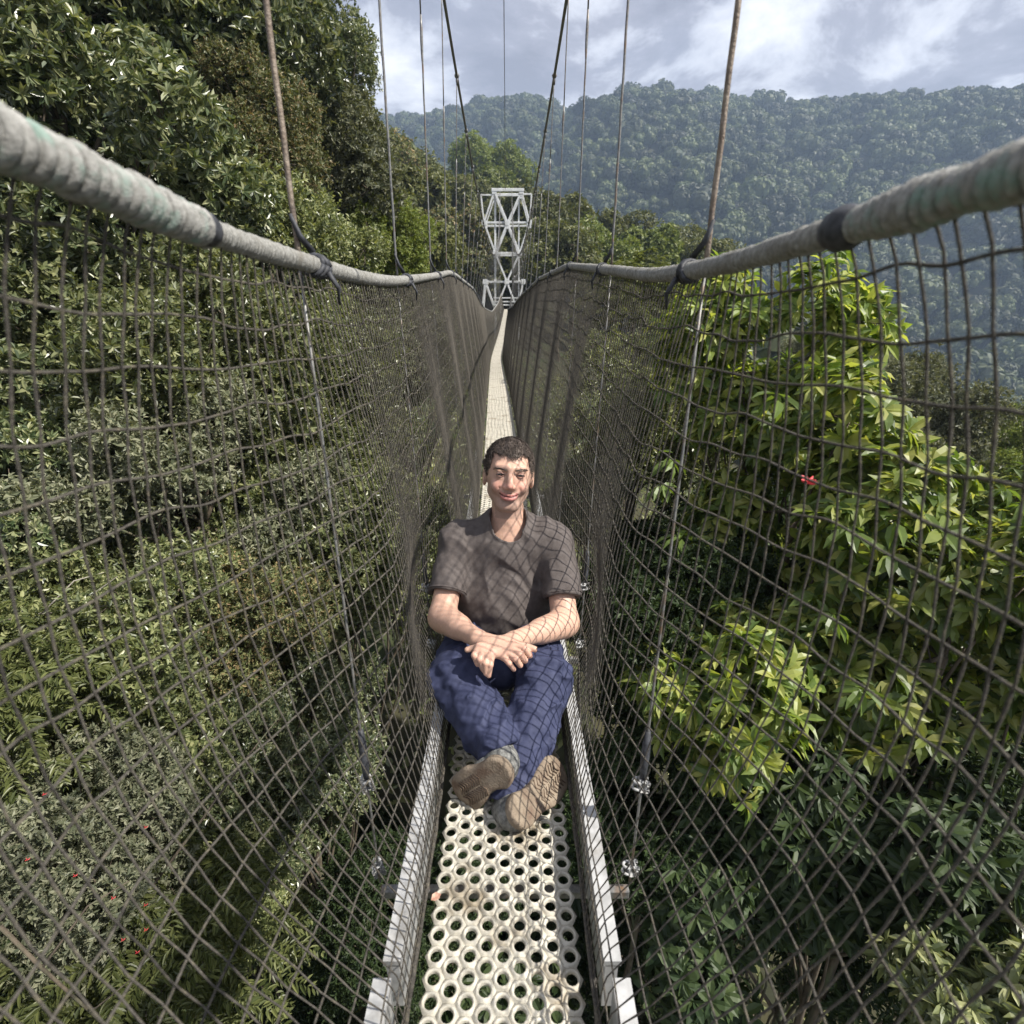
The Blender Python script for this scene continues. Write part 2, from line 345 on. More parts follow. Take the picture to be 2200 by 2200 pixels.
# side rails of the ladder under the deck, in lengths
seg = [-0.3, 0.545, 2.45, 4.4, 6.4, 8.5, 10.6, 12.7, 14.8, 17, 19.2, 21.5, 24, 27, 30, 33, YEND]
for sg in (-1, 1):
    for a_, b_ in zip(seg[:-1], seg[1:]):
        ys = np.linspace(a_ + 0.012, b_ - 0.012, 7); m = BMB()
        off = 0.010 if a_ < 0.3 else 0.0
        prof = np.array([(-0.010, -0.05), (0.012, -0.05), (0.012, 0.066), (0.017, 0.068), (0.017, 0.080), (-0.013, 0.080), (-0.013, 0.068), (-0.010, 0.066)])
        prof = prof[::1]
        k = len(prof); V = []
        for y in ys:
            for (u, w) in prof: V.append((cX(y) + sg * (0.186 + off + u), y, dZ(y) + w))
        V = np.array(V); i = np.arange(len(ys) - 1)[:, None] * k; j = np.arange(k)[None, :]; j2 = (j + 1) % k
        Q = np.stack([i + j, i + j2, i + k + j2, i + k + j], -1).reshape(-1, 4)
        if sg > 0: Q = Q[:, ::-1]
        m.add(V, Q)
        for base in (0, (len(ys) - 1) * k):
            m.add(V[base:base + k], [[0, 1, 2, 7], [3, 4, 5, 6]])
        m.build('side_rail', M['alu'], bridge, smooth=False)
# cross bars below the deck and wire-rope clips where the hangers end
def clip_mesh():
    m = MB(); m.box((0, 0, 0), (0.016, 0.010, 0.020), bev=0.004)
    for dz_ in (-0.011, 0.011):
        a = np.linspace(0, np.pi, 9); P = np.stack([0.012 * np.cos(a), 0.010 + 0.016 * np.sin(a), np.full(9, dz_)], 1)
        m.tube(P, 0.0042, 6)
        for x in (-0.012, 0.012): m.box((x, -0.014, dz_), (0.006, 0.005, 0.006), bev=0.001)
    return m.mesh('cable_clip', M['alu'])
cm = clip_mesh()
for s in STN:
    yb = s - 0.20
    m = BMB(); m.box((cX(yb), yb, dZ(yb) - 0.080), (0.272, 0.009, 0.012), bev=0.002)
    cb = m.build('crossbar', M['steel'], bridge, smooth=False)
    for sg in (-1, 1):
        top = cable_pt(s, sg); hr = rail_pt(np.array(s), sg) + np.array([sg * 0.028, 0, 0])
        bot = np.array([cX(yb) + sg * 0.272, yb, dZ(yb) - 0.05])
        m = BMB()
        # upper: thin cable, then a thicker served length just above the handrail
        mid = hr + (top - hr) * min(0.62, 1.05 / max(0.4, top[2] - hr[2]))
        m.tube(np.linspace(top, mid, 6), 0.0034, 6); h_ = m.build('hanger_cable', M['steel'], bridge)
        m = BMB(); zz = np.linspace(0, 1, 24); P = mid + (hr - mid) * zz[:, None]
        P = P + np.stack([0.0006 * np.sin(zz * 40), 0.0006 * np.cos(zz * 40), 0 * zz], 1)
        rr = np.full(24, 0.0046 if s < 1.2 else 0.0036); rr[0:3] = (0.0036, 0.0056, 0.0062); rr[3] = 0.0052
        m.tube(P, rr, 7)
        o = m.build('rod', M['rod'] if s < 1.2 else M['steel'], h_)
        m = BMB(); m.tube(np.linspace(hr, bot, 8), 0.0027, 6)
        m.build('lower_cable', M['steel'], h_)
        if s < 2.5:
            for tt in (0.80, 0.97):
                q = hr + (bot - hr) * tt
                c_ = link('cable_clip', cm, h_, q - BO); c_.rotation_euler = (0.1, 0.15 * sg, 0.6 * sg + s); c_.scale = (0.72, 0.72, 0.72)
            q0 = hr + (bot - hr) * 0.70; q1 = hr + (bot - hr) * 0.79
            m = BMB(); m.tube(np.linspace(q0, q1, 5), [0.006, 0.0085, 0.009, 0.0085, 0.006], 7); m.build('sleeve', M['black'], h_)
        # saddle clamp on the main cable
        m = BMB(); m.tube(np.array([top + [0, -0.02, 0.0], top + [0, 0, 0.002], top + [0, 0.02, 0.0]]), [0.012, 0.017, 0.012], 8); m.tube(np.linspace(top, top - [0, 0, 0.05], 3), [0.010, 0.009, 0.006], 6)
        m.build('saddle_clamp', M['steel'], h_)
for sg in (-1, 1):
    ys = np.linspace(-4, 36, 60); m = BMB(); m.tube(cable_pt(ys, sg), 0.009, 8); m.build('main_cable', M['steel'], bridge)
st = thing('stay_cable', 'single thin wire running high over the middle of the walkway to the tower', 'cable', at(1086, 408, 36.2))
P = np.stack([np.linspace(0.10, 0.02, 30), np.linspace(-6, 36.2, 30), np.linspace(7.4, at(1086, 408, 36.2)[2], 30)], 1)
P[:, 0] = np.linspace(0.02, at(1086, 408, 36.2)[0], 30)
m = MB(); m.tube(P - at(1086, 408, 36.2), 0.011, 5); m.build('wire', M['steel'], st)

# ------------------------------------------------------------------ handrails: cable wrapped in rope
def handrail(sg, label, ysplit):
    root = thing('handrail_rope', label, 'handrail', rail_pt(np.array(1.0), sg), 'rope wrapped handrails'); O = np.array(root.location)
    def wrap(y0, y1, R, pitch, amp, name, mat, step, k=16, lump=0.0, seed=1):
        L = y1 - y0; n = max(8, int(L / step)); ys = np.linspace(y0, y1, n); P = rail_pt(ys, sg)
        a = np.linspace(0, 2 * np.pi, k, endpoint=False)
        ph = (ys / pitch * 2 * np.pi)[:, None] + a[None, :]
        rr = R * (1 - 1.25 * amp + 2 * amp * np.abs(np.sin(ph / 2)))
        if lump:
            rs = np.random.default_rng(seed); kn = rs.normal(0, 1, (int(L / 0.02) + 4, 6))
            iy = (ys - y0) / 0.02; ia = a / (2 * np.pi) * 6; i0 = iy.astype(int); f0 = (iy - i0)[:, None]; j0 = ia.astype(int) % 6; j1 = (j0 + 1) % 6; f1 = (ia - ia.astype(int))[None, :]
            f0 = f0 * f0 * (3 - 2 * f0); f1 = f1 * f1 * (3 - 2 * f1)
            ln = (kn[i0][:, j0] * (1 - f1) + kn[i0][:, j1] * f1) * (1 - f0) + (kn[i0 + 1][:, j0] * (1 - f1) + kn[i0 + 1][:, j1] * f1) * f0
            rr = rr * (1 + lump * ln)
        m = MB(); m.tube(P - O, rr, k); return m.build(name, mat, root)
    def coil(y0, y1, Rc, rt, pitch, name, mat, per=12, k=6, seed=1, rough=0.0):
        rs = np.random.default_rng(seed); n = int((y1 - y0) / pitch * per); s = np.linspace(0, 1, n); turns = (y1 - y0) / pitch
        ys = y0 + (y1 - y0) * s; ph = s * turns * 2 * np.pi; nz = lambda f: np.interp(s * turns, np.arange(int(turns) + 3), rs.normal(0, 1, int(turns) + 3)) * f
        ys = ys + nz(pitch * 0.10); R_ = Rc * (1 + nz(rough)); c = rail_pt(ys, sg)
        P = c + np.stack([R_ * np.cos(ph), 0 * ph, R_ * np.sin(ph)], 1)
        m = MB(); m.tube(P - O, rt * (1 + nz(rough)), k, ref=(0, 1, 0.02)); m.build(name, mat, root)
    big_r = 0.0152 if sg < 0 else 0.0128
    wrap(0.05, ysplit, big_r, 0.4, 0.02, 'rope_core', M['rope_green'], 0.01, 12)
    coil(0.05, ysplit, big_r - 0.001, 0.0062 if sg < 0 else 0.0054, 0.0125 if sg < 0 else 0.0108, 'rope_wrap', M['rope_green'], 14, 6, 3 + sg, 0.10)
    wrap(ysplit - 0.01, 3.4, 0.0112, 0.5, 0.02, 'rope_core', M['rope'], 0.02, 10)
    coil(ysplit - 0.01, 3.4, 0.0106, 0.0041, 0.0078, 'rope_wrap', M['rope'], 10, 5, 9 + sg, 0.06)
    wrap(3.4, 12, 0.0136, 0.050, 0.12, 'rope_wrap', M['rope'], 0.012, 10, 0.02, 9)
    wrap(12, YEND, 0.015, 0.5, 0.02, 'rope_wrap', M['rope'], 0.1, 8)
    # knot at the end of the thick wrap, dark lashings at the hangers
    ys = np.linspace(ysplit - 0.022, ysplit + 0.016, 12); m = MB()
    m.tube(rail_pt(ys, sg) - O, 0.0142 + 0.005 * np.sin(np.linspace(0, np.pi, 12)) * np.array([1, .8, 1, .9, 1.1, 1, .85, 1, 1, .9, 1, .8]), 12); m.build('tape_binding', M['black'], root)
    for s in STN:
        if s < 0.3 or s > 14: continue
        m = MB(); base = rail_pt(np.array(s), sg)
        for q in range(3):
            t = np.linspace(0, 2 * np.pi, 13)
            y = s - 0.015 + 0.013 * q + 0.010 * np.sin(t + q)
            c_ = rail_pt(y, sg); rr = 0.0160
            P = c_ + np.stack([rr * np.cos(t), 0 * t, rr * np.sin(t)], 1); m.tube(P - O, 0.0048, 5)
        P = np.array([base + [sg * 0.01, 0.02, 0.022], base + [sg * 0.02, -0.005, 0.045], base + [sg * 0.028, -0.012, 0.075]])
        m.tube(P - O, [0.006, 0.005, 0.003], 5)
        P = np.array([base + [sg * -0.018, 0.0, -0.01], base + [sg * -0.03, 0.01, -0.035], base + [sg * -0.026, 0.015, -0.06]])
        m.tube(P - O, [0.005, 0.004, 0.002], 5)
        m.build('lashing', M['black'], root)
    return root
handrail(-1, 'grey rope-wrapped handrail on the left, thickest at the left edge of the picture', 0.635)
handrail(1, 'grey rope-wrapped handrail on the right with a knobbly end near the right edge', 0.535)

# ------------------------------------------------------------------ nets
NL = 23
def vn1(x, seed):
    i = np.floor(x).astype(int); f = x - i; f = f * f * (3 - 2 * f)
    h = lambda k: (np.sin((k * 127.1 + seed * 311.7)) * 43758.5453) % 1.0
    return (h(i) * (1 - f) + h(i + 1) * f) * 2 - 1
def net_pt(y, t, sg):
    """t = 0 at the deck edge, 1 at the handrail"""
    y = np.asarray(y, float); t = np.asarray(t, float)
    top = rail_pt(y, sg); x0 = cX(y) + sg * DW; z0 = dZ(y) + 0.006
    w = t ** 1.15
    x = x0 + (top[..., 0] - x0) * w; z = z0 + (top[..., 2] - 0.006 - z0) * t
    bul = 0.060 * np.exp(-((y - 1.36) / 0.34) ** 2) * np.exp(-((t - 0.28) / 0.18) ** 2)
    bul = bul + 0.165 * np.sin(np.pi * np.clip((t - 0.10) / 0.90, 0, 1)) ** 0.85 * (1 - sstep((y - 0.36) / 0.62))
    bul = bul - 0.012 * np.sin(np.pi * t) * np.cos((y - 0.98) / 0.87 * 2 * np.pi)
    sag = -0.006 * np.sin(np.pi * t) * (1 - np.cos((y - 0.98) / 0.87 * 2 * np.pi)) + 0.006 * np.sin(np.pi * t) * vn1(y * 1.7 + t * 9, 5 + sg)
    x = x + sg * bul; ysh = y + 0.007 * np.sin(np.pi * t) * vn1(y * 2.2 + 40 + t * 2, 3 + sg)
    return np.stack([x, ysh, z + sag], -1)
def net(sg, label):
    root = thing('rope_net', label, 'net', (cX(1.0) + sg * DW, 1.0, dZ(1.0)), 'side nets'); O = np.array(root.location)
    dy = 0.0215
    ups = [0.02]
    while ups[-1] < YEND: ups.append(ups[-1] + (dy if ups[-1] < 14 else 0.04) * (1 + 0.22 * rng.uniform(-1, 1)))
    ups = np.array(ups)
    far = MB(); nfar = 0
    for i, y in enumerate(ups):
        near = y < 2.9
        n = NL * 2 + 1 if near else (NL + 1 if y < 9 else 10)
        t = np.linspace(0, 1, n)
        yy = y + (0.0016 * np.sin(t * NL * np.pi + i * np.pi) + 0.0018 * vn1(t * 4 + i * 3.3, 2) if near else 0 * t)
        P = net_pt(yy, t, sg)
        r = 0.00115 if near else (0.0012 if y < 9 else 0.0019)
        if near:
            rr = r * (1 + 0.10 * np.sin(np.arange(n) * 2.4)); rr[::2] *= 1.25
            m = MB(); m.tube(P - O, rr, 5, cap=False); m.build('upright_cord', M['net'], root)
        else:
            far.tube(P - O, r, 4 if y < 9 else 3, cap=False); nfar += 1
    far.build('upright_cords', M['net'], root, kind='stuff')
    for kx in range(NL):
        t = (kx + 0.35) / NL
        ys = np.concatenate([np.arange(0.02, 3.2, 0.0135), np.arange(3.2, 10, 0.06), np.arange(10, YEND, 0.3)])
        z = np.full_like(ys, t)
        nz = (0.0055 * vn1(ys / 0.027 * 0.5 + kx * 17.1, 4) + 0.006 * vn1(ys / 0.11 + kx * 7.7, 9)) * np.clip((6 - ys) / 3, 0.2, 1)
        P = net_pt(ys, z, sg); P[:, 2] += nz; P[:, 0] += sg * 0.0022
        r = np.where(ys < 3, 0.00155, np.where(ys < 10, 0.0016, 0.0024)) * (1 + 0.08 * vn1(ys * 60, 3))
        m = MB(); m.tube(P - O, r, 5, cap=False); m.build('long_cord', M['net'], root)
    # edge cord lacing the net to the deck
    ys = np.concatenate([np.arange(0.02, 3.2, 0.03), np.arange(3.2, YEND, 0.15)])
    P = net_pt(ys, 0 * ys, sg) + np.stack([0 * ys, 0 * ys, 0.005 + 0.004 * vn1(ys * 14, 6)], 1)
    m = MB(); m.tube(P - O, 0.0042 * (1 + 0.3 * vn1(ys * 30, 8)), 6, cap=False); m.build('edge_cord', M['net'], root)
net(-1, 'brown knotted safety net between the left handrail and the deck')
net(1, 'brown knotted safety net between the right handrail and the deck')

# ------------------------------------------------------------------ lattice tower at the far end
TY = 36.4
tower = thing('lattice_tower', 'white steel lattice tower at the far end of the walkway', 'tower', at(1090, 680, TY) + np.array([0, 0, -1.6]))
TO = np.array(tower.location)
def bar(p, q, w=0.085, name='brace', d=None):
    p = np.asarray(p); q = np.asarray(q); t = nrm(q - p); ref = np.array([0, 1, 0.0]); s_ = nrm(np.cross(t, ref)); u_ = np.cross(s_, t)
    m = MB(); m.box((p + q) / 2 - TO, (w / 2, (d or w) / 2, np.linalg.norm(q - p) / 2), np.stack([s_, u_, t]), bev=w * 0.08); return m.build(name, M['tower'], tower, smooth=False)
def tn(px, py, dy=0.0): return at(px, py, TY) + np.array([0, dy, 0])
A1, A2 = (1062, 411), (1120, 411); B0, B1, B2 = (1040, 478), (1090, 479), (1138, 478); C1, C2 = (1064, 544), (1116, 544); D0, D1, D2 = (1042, 605), (1089, 605), (1124, 605); E0, E1, E2 = (1036, 668), (1064, 668), (1112, 668)
for dy_ in (0.0, 1.7):
    k = 0.10 if dy_ == 0 else 0.07
    for a_, b_ in ((A1, B0), (A1, B1), (A2, B1), (A2, B2), (B0, C1), (B1, C1), (B1, C2), (B2, C2), (C1, D1), (C2, D1), (D0, E1), (D0, E0), (D1, E1), (D1, E2), (D2, E2)):
        bar(tn(*a_, dy_), tn(*b_, dy_), k * (1.25 if a_ in (A1,) and b_ == B1 or (a_ == B1 and b_ == C2) else 1.0))
    for q_ in (A1, A2, B0, B1, B2, C1, C2, D0, D1, D2):
        m = MB(); m.box(tn(*q_, dy_ - 0.055) - TO, (0.14, 0.012, 0.14), bev=0.004); m.build('gusset_plate', M['tower'], tower, smooth=False)
    bar(tn(1056, 408, dy_), tn(1126, 408, dy_), 0.16, 'top_beam'); bar(tn(1040, 478, dy_ + .05), tn(1140, 478, dy_ + .05), 0.11, 'beam'); bar(tn(1064, 544, dy_ + .05), tn(1116, 544, dy_ + .05), 0.13, 'beam'); bar(tn(1040, 605, dy_ + .05), tn(1126, 605, dy_ + .05), 0.10, 'beam')
    for x in (1063, 1115): bar(tn(x, 411, dy_ + 0.12), tn(x, 690, dy_ + 0.12) + np.array([0, 0, -1.2]), 0.075, 'post')
bar(tn(1033, 419), tn(1058, 419), 0.08, 'arm'); bar(tn(1033, 418), tn(1040, 478), 0.08, 'arm'); bar(tn(1124, 417), tn(1142, 417), 0.08, 'arm'); bar(tn(1142, 417), tn(1138, 478), 0.08, 'arm')
for p_ in (A1, A2, B0, B2, C1, C2, D0, D2): bar(tn(*p_), tn(*p_, 1.7), 0.07, 'tie_bar')
for i, y_ in enumerate((640, 648, 655)):
    bar(tn(1060, y_, -0.2), tn(1116, y_, -0.2), 0.07, 'landing_rail')
bar(tn(1076, 640, -0.25), tn(1076, 672, -0.25), 0.07, 'landing_post'); bar(tn(1098, 640, -0.25), tn(1098, 672, -0.25), 0.07, 'landing_post')

# ------------------------------------------------------------------ distance-field modelling for the seated man
def surf_net(fn0, lo, hi, h, B=12):
    fn = lambda P: fn0(P.astype(np.float32))
    lo = np.asarray(lo, float); dims = np.ceil((np.asarray(hi) - lo) / h).astype(int) + 2
    nb = -(-dims // B); big = (dims + 2 * B + 4).astype(np.int64)
    g = np.stack(np.meshgrid(*[np.arange(n) for n in nb], indexing='ij'), -1).reshape(-1, 3)
    d = fn(lo + (g + 0.5) * B * h); g = g[np.abs(d) < B * h * 0.88 * 1.25 + 0.014]
    keys, verts, quads = [], [], []
    ar = np.arange(-1, B + 2); G = np.stack(np.meshgrid(ar, ar, ar, indexing='ij'), -1)
    key = lambda ijk: ((ijk[..., 0] + 1) * big[1] + ijk[..., 1] + 1) * big[2] + ijk[..., 2] + 1
    corners = np.array([[a, b, c] for a in (0, 1) for b in (0, 1) for c in (0, 1)])
    edges = [(i, j) for i in range(8) for j in range(8) if i < j and np.abs(corners[i] - corners[j]).sum() == 1]
    NB = 20
    def batches():
        for i in range(0, len(g), NB):
            gb = g[i:i + NB]; P = (lo + (G[None] + (gb * B)[:, None, None, None]) * h)
            DD = fn(P.reshape(-1, 3)).reshape(P.shape[:4])
            for blk, D in zip(gb, DD): yield blk, D
    for blk, D in batches():
        base = blk * B
        if D.min() > 0 or D.max() < 0: continue
        S = D < 0
        n = B + 2; c8 = np.stack([S[c[0]:c[0] + n, c[1]:c[1] + n, c[2]:c[2] + n] for c in corners], -1).sum(-1)
        act = np.argwhere((c8 > 0) & (c8 < 8))
        act = act[((act >= 1) & (act <= B)).all(1)]
        if len(act):
            vals = np.stack([D[act[:, 0] + c[0], act[:, 1] + c[1], act[:, 2] + c[2]] for c in corners], 1)
            acc = np.zeros((len(act), 3)); cnt = np.zeros(len(act))
            for i, j in edges:
                a, b = vals[:, i], vals[:, j]; m = (a < 0) != (b < 0); t = np.where(m, a / np.where(m, a - b, 1), 0)
                acc += m[:, None] * (corners[i] + t[:, None] * (corners[j] - corners[i])); cnt += m
            ijk = act - 1 + base; keys.append(key(ijk)); verts.append(lo + (ijk + acc / cnt[:, None]) * h)
        for ax in range(3):
            u, v = [(1, 2), (2, 0), (0, 1)][ax]
            sl0 = [slice(1, B + 1)] * 3; sl1 = list(sl0); sl1[ax] = slice(2, B + 2)
            s0, s1 = S[tuple(sl0)], S[tuple(sl1)]; e = np.argwhere(s0 != s1)
            if not len(e): continue
            inv = s0[tuple(e.T)]; ijk = e + base
            du = np.zeros(3, int); du[u] = 1; dv = np.zeros(3, int); dv[v] = 1
            q = np.stack([key(ijk - du - dv), key(ijk - dv), key(ijk), key(ijk - du)], 1)
            q[~inv] = q[~inv][:, ::-1]; quads.append(q)
    K = np.concatenate(keys); V = np.concatenate(verts); Q = np.concatenate(quads)
    o = np.argsort(K); K = K[o]; V = V[o]
    ix = np.clip(np.searchsorted(K, Q), 0, len(K) - 1); ok = (K[ix] == Q).all(1)
    return V, ix[ok]
def relax(V, Q, it=2, lam=0.5):
    E = np.vstack([Q[:, [0, 1]], Q[:, [1, 2]], Q[:, [2, 3]], Q[:, [3, 0]]]); E = np.vstack([E, E[:, ::-1]])
    cnt = np.bincount(E[:, 0], minlength=len(V)).astype(float)
    for _ in range(it):
        for l in (lam, -lam * 1.03):
            s = np.stack([np.bincount(E[:, 0], V[E[:, 1], k], len(V)) for k in range(3)], 1) / np.maximum(cnt, 1)[:, None]
            V = V + l * (s - V)
    return V
def rcone(p, a, b, ra, rb):
    a = np.asarray(a, p.dtype); ab = np.asarray(b, p.dtype) - a; q = p - a; t = np.clip((q @ ab) / (ab @ ab), 0, 1)
    q = q - t[:, None] * ab; return np.sqrt(np.einsum('ij,ij->i', q, q)) - (ra + (rb - ra) * t)
def ell(p, c, r, ax=None):
    q = p - np.asarray(c, p.dtype)
    if ax is not None: q = q @ np.asarray(ax, p.dtype).T
    r = np.asarray(r, p.dtype); q = q / r; k0 = np.sqrt(np.einsum('ij,ij->i', q, q)); q = q / r; k1 = np.sqrt(np.einsum('ij,ij->i', q, q))
    return k0 * (k0 - 1) / np.maximum(k1, 1e-9)
def sm(a, b, k):
    h = np.clip(0.5 + 0.5 * (b - a) / k, 0, 1); return b + (a - b) * h - k * h * (1 - h)
def local(p, c, R, fn):
    """fn only within R of c; further out the distance to that ball"""
    d = np.linalg.norm(p - np.asarray(c, p.dtype), axis=1); out = d - R * 0.8; m = d < R
    if m.any(): out[m] = fn(p[m])
    return out
def smx(a, b, k): return -sm(-a, -b, k)
_NT = np.random.default_rng(77).uniform(-1, 1, (32, 32, 32)).astype(np.float32)
def vnoise(p, seed=0):
    p = np.asarray(p, np.float32); i = np.floor(p).astype(np.int32); f = p - i; f = f * f * (3 - 2 * f)
    i = (i + np.array([seed * 7, seed * 13, seed * 5], np.int32)) & 31; j = (i + 1) & 31
    fx, fy, fz = f[:, 0], f[:, 1], f[:, 2]; x0, y0, z0 = i.T; x1, y1, z1 = j.T
    c0 = (_NT[x0, y0, z0] * (1 - fx) + _NT[x1, y0, z0] * fx) * (1 - fy) + (_NT[x0, y1, z0] * (1 - fx) + _NT[x1, y1, z0] * fx) * fy
    c1 = (_NT[x0, y0, z1] * (1 - fx) + _NT[x1, y0, z1] * fx) * (1 - fy) + (_NT[x0, y1, z1] * (1 - fx) + _NT[x1, y1, z1] * fx) * fy
    return c0 * (1 - fz) + c1 * fz

# joints, metres
neckB = un(1092, 1132, 1.755)
SH = {'R': un(980, 1161, 1.755), 'L': un(1193, 1161, 1.745)}          # R = his right, left in the picture
EL = {'R': un(950, 1326, 1.655), 'L': un(1214, 1338, 1.645)}
WR = {'R': un(1026, 1372, 1.47), 'L': un(1104, 1376, 1.462)}
PEL = np.array([-0.035, 1.66, -1.085])
HIP = {'R': PEL + [-0.085, 0.0, 0.0], 'L': PEL + [0.085, 0, 0]}
KN = {'R': un(979, 1440, 1.50), 'L': un(1170, 1438, 1.50)}
HEEL = {'R': un(1066, 1664, 1.245), 'L': un(1124, 1738, 1.225)}
TOE = {'R': un(1004, 1702, 1.285), 'L': un(1194, 1664, 1.335)}
camdir = lambda P: -P / np.linalg.norm(P)
SN = {}; SA = {}; ANK = {}
for s_ in 'RL':
    ax_ = nrm(TOE[s_] - HEEL[s_]); n_ = camdir(HEEL[s_]) + np.array([0, -0.25, -0.15]); n_ = nrm(n_ - ax_ * (n_ @ ax_))
    SA[s_] = ax_; SN[s_] = n_; ANK[s_] = HEEL[s_] - n_ * 0.085 + ax_ * 0.02
# head frame: x to picture right, y up, z out of the face
HC = un(1093, 1024, 1.70)
hz = nrm(np.array([0.06, -0.955, 0.23])); hx = nrm(np.cross(np.array([0.085, 0, 1.0]), hz) * 1.0)
hx = nrm(np.cross(nrm(np.array([0.085, 0.0, 1.0])), hz)); hx = hx if hx[0] > 0 else -hx
hy = np.cross(hz, hx); HAX = np.stack([hx, hy, hz]); HS = 0.985
def hl(p): return ((p - HC) @ HAX.T / HS).astype(p.dtype)
def head_local(q):
    ax = np.abs(q[:, 0]); qa = np.stack([ax, q[:, 1], q[:, 2]], 1)
    d = ell(q, (0, 0.030, -0.020), (0.0735, 0.086, 0.094))
    d = sm(d, ell(q, (0, -0.018, 0.018), (0.0630, 0.076, 0.066)), 0.03)
    d = sm(d, rcone(qa, (0.049, -0.050, 0.006), (0.018, -0.087, 0.054), 0.014, 0.018), 0.022)
    d = sm(d, ell(q, (0, -0.089, 0.059), (0.024, 0.016, 0.018)), 0.018)
    d = sm(d, ell(qa, (0.036, -0.028, 0.062), (0.021, 0.018, 0.017)), 0.016)       # smiling cheeks
    d = sm(d, rcone(qa, (0.008, 0.031, 0.080), (0.042, 0.034, 0.064), 0.008, 0.008), 0.014)   # brow
    d = smx(d, -ell(qa, (0.031, 0.013, 0.092), (0.017, 0.0115, 0.017)), 0.010)      # eye sockets
    d = sm(d, ell(qa, (0.031, 0.011, 0.0680), (0.0130, 0.0115, 0.0092)), 0.003)     # closed part of the lids
    d = sm(d, ell(qa, (0.031, 0.0215, 0.0685), (0.0140, 0.0078, 0.0115)), 0.003); d = sm(d, ell(qa, (0.031, 0.0005, 0.0685), (0.0130, 0.0052, 0.0110)), 0.003)
    d = sm(d, rcone(q, (0, 0.024, 0.080), (0, -0.022, 0.1015), 0.0075, 0.0105), 0.010)   # nose
    d = sm(d, ell(qa, (0.0115, -0.027, 0.090), (0.0085, 0.0085, 0.0105)), 0.006)
    d = smx(d, -ell(qa, (0.0065, -0.0375, 0.093), (0.0034, 0.003, 0.005)), 0.003)   # nostrils
    mw = (ax / 0.030); my = -0.0565 + 0.0100 * mw ** 2                              # smile line
    zz = 0.0865 - 0.013 * mw ** 2
    up = np.sqrt(((q[:, 1] - my - 0.0052) / 1.0) ** 2 + ((q[:, 2] - zz) / 1.1) ** 2 + (np.maximum(ax - 0.026, 0)) ** 2) - 0.0052
    lw = np.sqrt(((q[:, 1] - my + 0.0062) / 1.0) ** 2 + ((q[:, 2] - zz) / 1.1) ** 2 + (np.maximum(ax - 0.021, 0)) ** 2) - 0.0066
    d = sm(d, up, 0.007); d = sm(d, lw, 0.006)
    gap = np.sqrt((q[:, 1] - my) ** 2 + ((q[:, 2] - zz - 0.006) / 2.2) ** 2 + (np.maximum(ax - 0.029, 0)) ** 2) - 0.0021
    d = smx(d, -gap, 0.0025)
    fold = np.sqrt((ax - 0.031 - 0.012 * np.clip((-0.028 - q[:, 1]) / 0.035, 0, 1)) ** 2 + (np.maximum(np.abs(q[:, 1] + 0.046) - 0.017, 0)) ** 2 + ((q[:, 2] - 0.084) / 3) ** 2) - 0.0022
    d = smx(d, -fold, 0.005)                                                        # laugh lines
    ear = ell(qa, (0.0765, -0.004, -0.012), (0.0085, 0.031, 0.0185)); ear = smx(ear, -ell(qa, (0.0835, -0.002, -0.004), (0.005, 0.018, 0.010)), 0.004)
    return sm(d, ear, 0.006)
FING = {
    'L': [[(1028, 1390, 1.418), (1019, 1408, 1.402), (1026, 1427, 1.405)], [(1037, 1398, 1.412), (1031, 1417, 1.395), (1038, 1438, 1.400)],
          [(1047, 1404, 1.408), (1043, 1425, 1.392), (1044, 1447, 1.398)], [(1057, 1407, 1.407), (1054, 1429, 1.392), (1050, 1452, 1.398)]],
    'R': [[(1104, 1386, 1.420), (1127, 1394, 1.402), (1139, 1409, 1.412)], [(1101, 1395, 1.414), (1118, 1406, 1.394), (1129, 1420, 1.406)],
          [(1093, 1404, 1.410), (1108, 1416, 1.390), (1118, 1430, 1.402)], [(1081, 1411, 1.408), (1094, 1425, 1.390), (1104, 1438, 1.402)]]}
THUMB = {'L': [(1075, 1388, 1.43), (1040, 1386, 1.43), (1004, 1396, 1.425)], 'R': [(1098, 1382, 1.44), (1130, 1388, 1.425), (1152, 1396, 1.418)]}
def hand(p, s_):
    w = WR[s_]; kn = [un(*f[0]) for f in FING[s_]]; kc = sum(kn) / 4
    d = rcone(p, w, w + (kc - w) * 0.45, 0.0225, 0.023)
    for k in kn: d = sm(d, rcone(p, w + (k - w) * 0.30, k, 0.015, 0.0105), 0.012)
    fs = None
    for f, r in zip(FING[s_], (0.0084, 0.0087, 0.0084, 0.0076)):
        a, b, c = [un(*q) for q in f]
        x = np.minimum(rcone(p, a, b, r * 1.08, r), rcone(p, b, c, r, r * 0.86)); x = np.minimum(x, ell(p, b, (r * 1.1,) * 3))
        fs = x if fs is None else sm(fs, x, 0.0015)
    d = sm(d, fs, 0.005)
    a, b, c = [un(*q) for q in THUMB[s_]]
    return sm(d, np.minimum(rcone(p, a, b, 0.013, 0.0100), rcone(p, b, c, 0.0098, 0.0082)), 0.006)
def arm(p, s_):
    e, w, s = EL[s_], WR[s_], SH[s_]
    d = rcone(p, s - np.array([0, 0, 0.012]), e, 0.042, 0.041)
    d = sm(d, rcone(p, e, w, 0.040, 0.0245), 0.02); d = sm(d, rcone(p, e + (w - e) * 0.12, e + (w - e) * 0.5, 0.041, 0.034), 0.02)
    return sm(d, local(p, WR[s_], 0.17, lambda z: hand(z, s_)), 0.012)
nkT = HC + HAX.T @ np.array([0, -0.055, -0.022])
CH = (SH['R'] + SH['L']) / 2
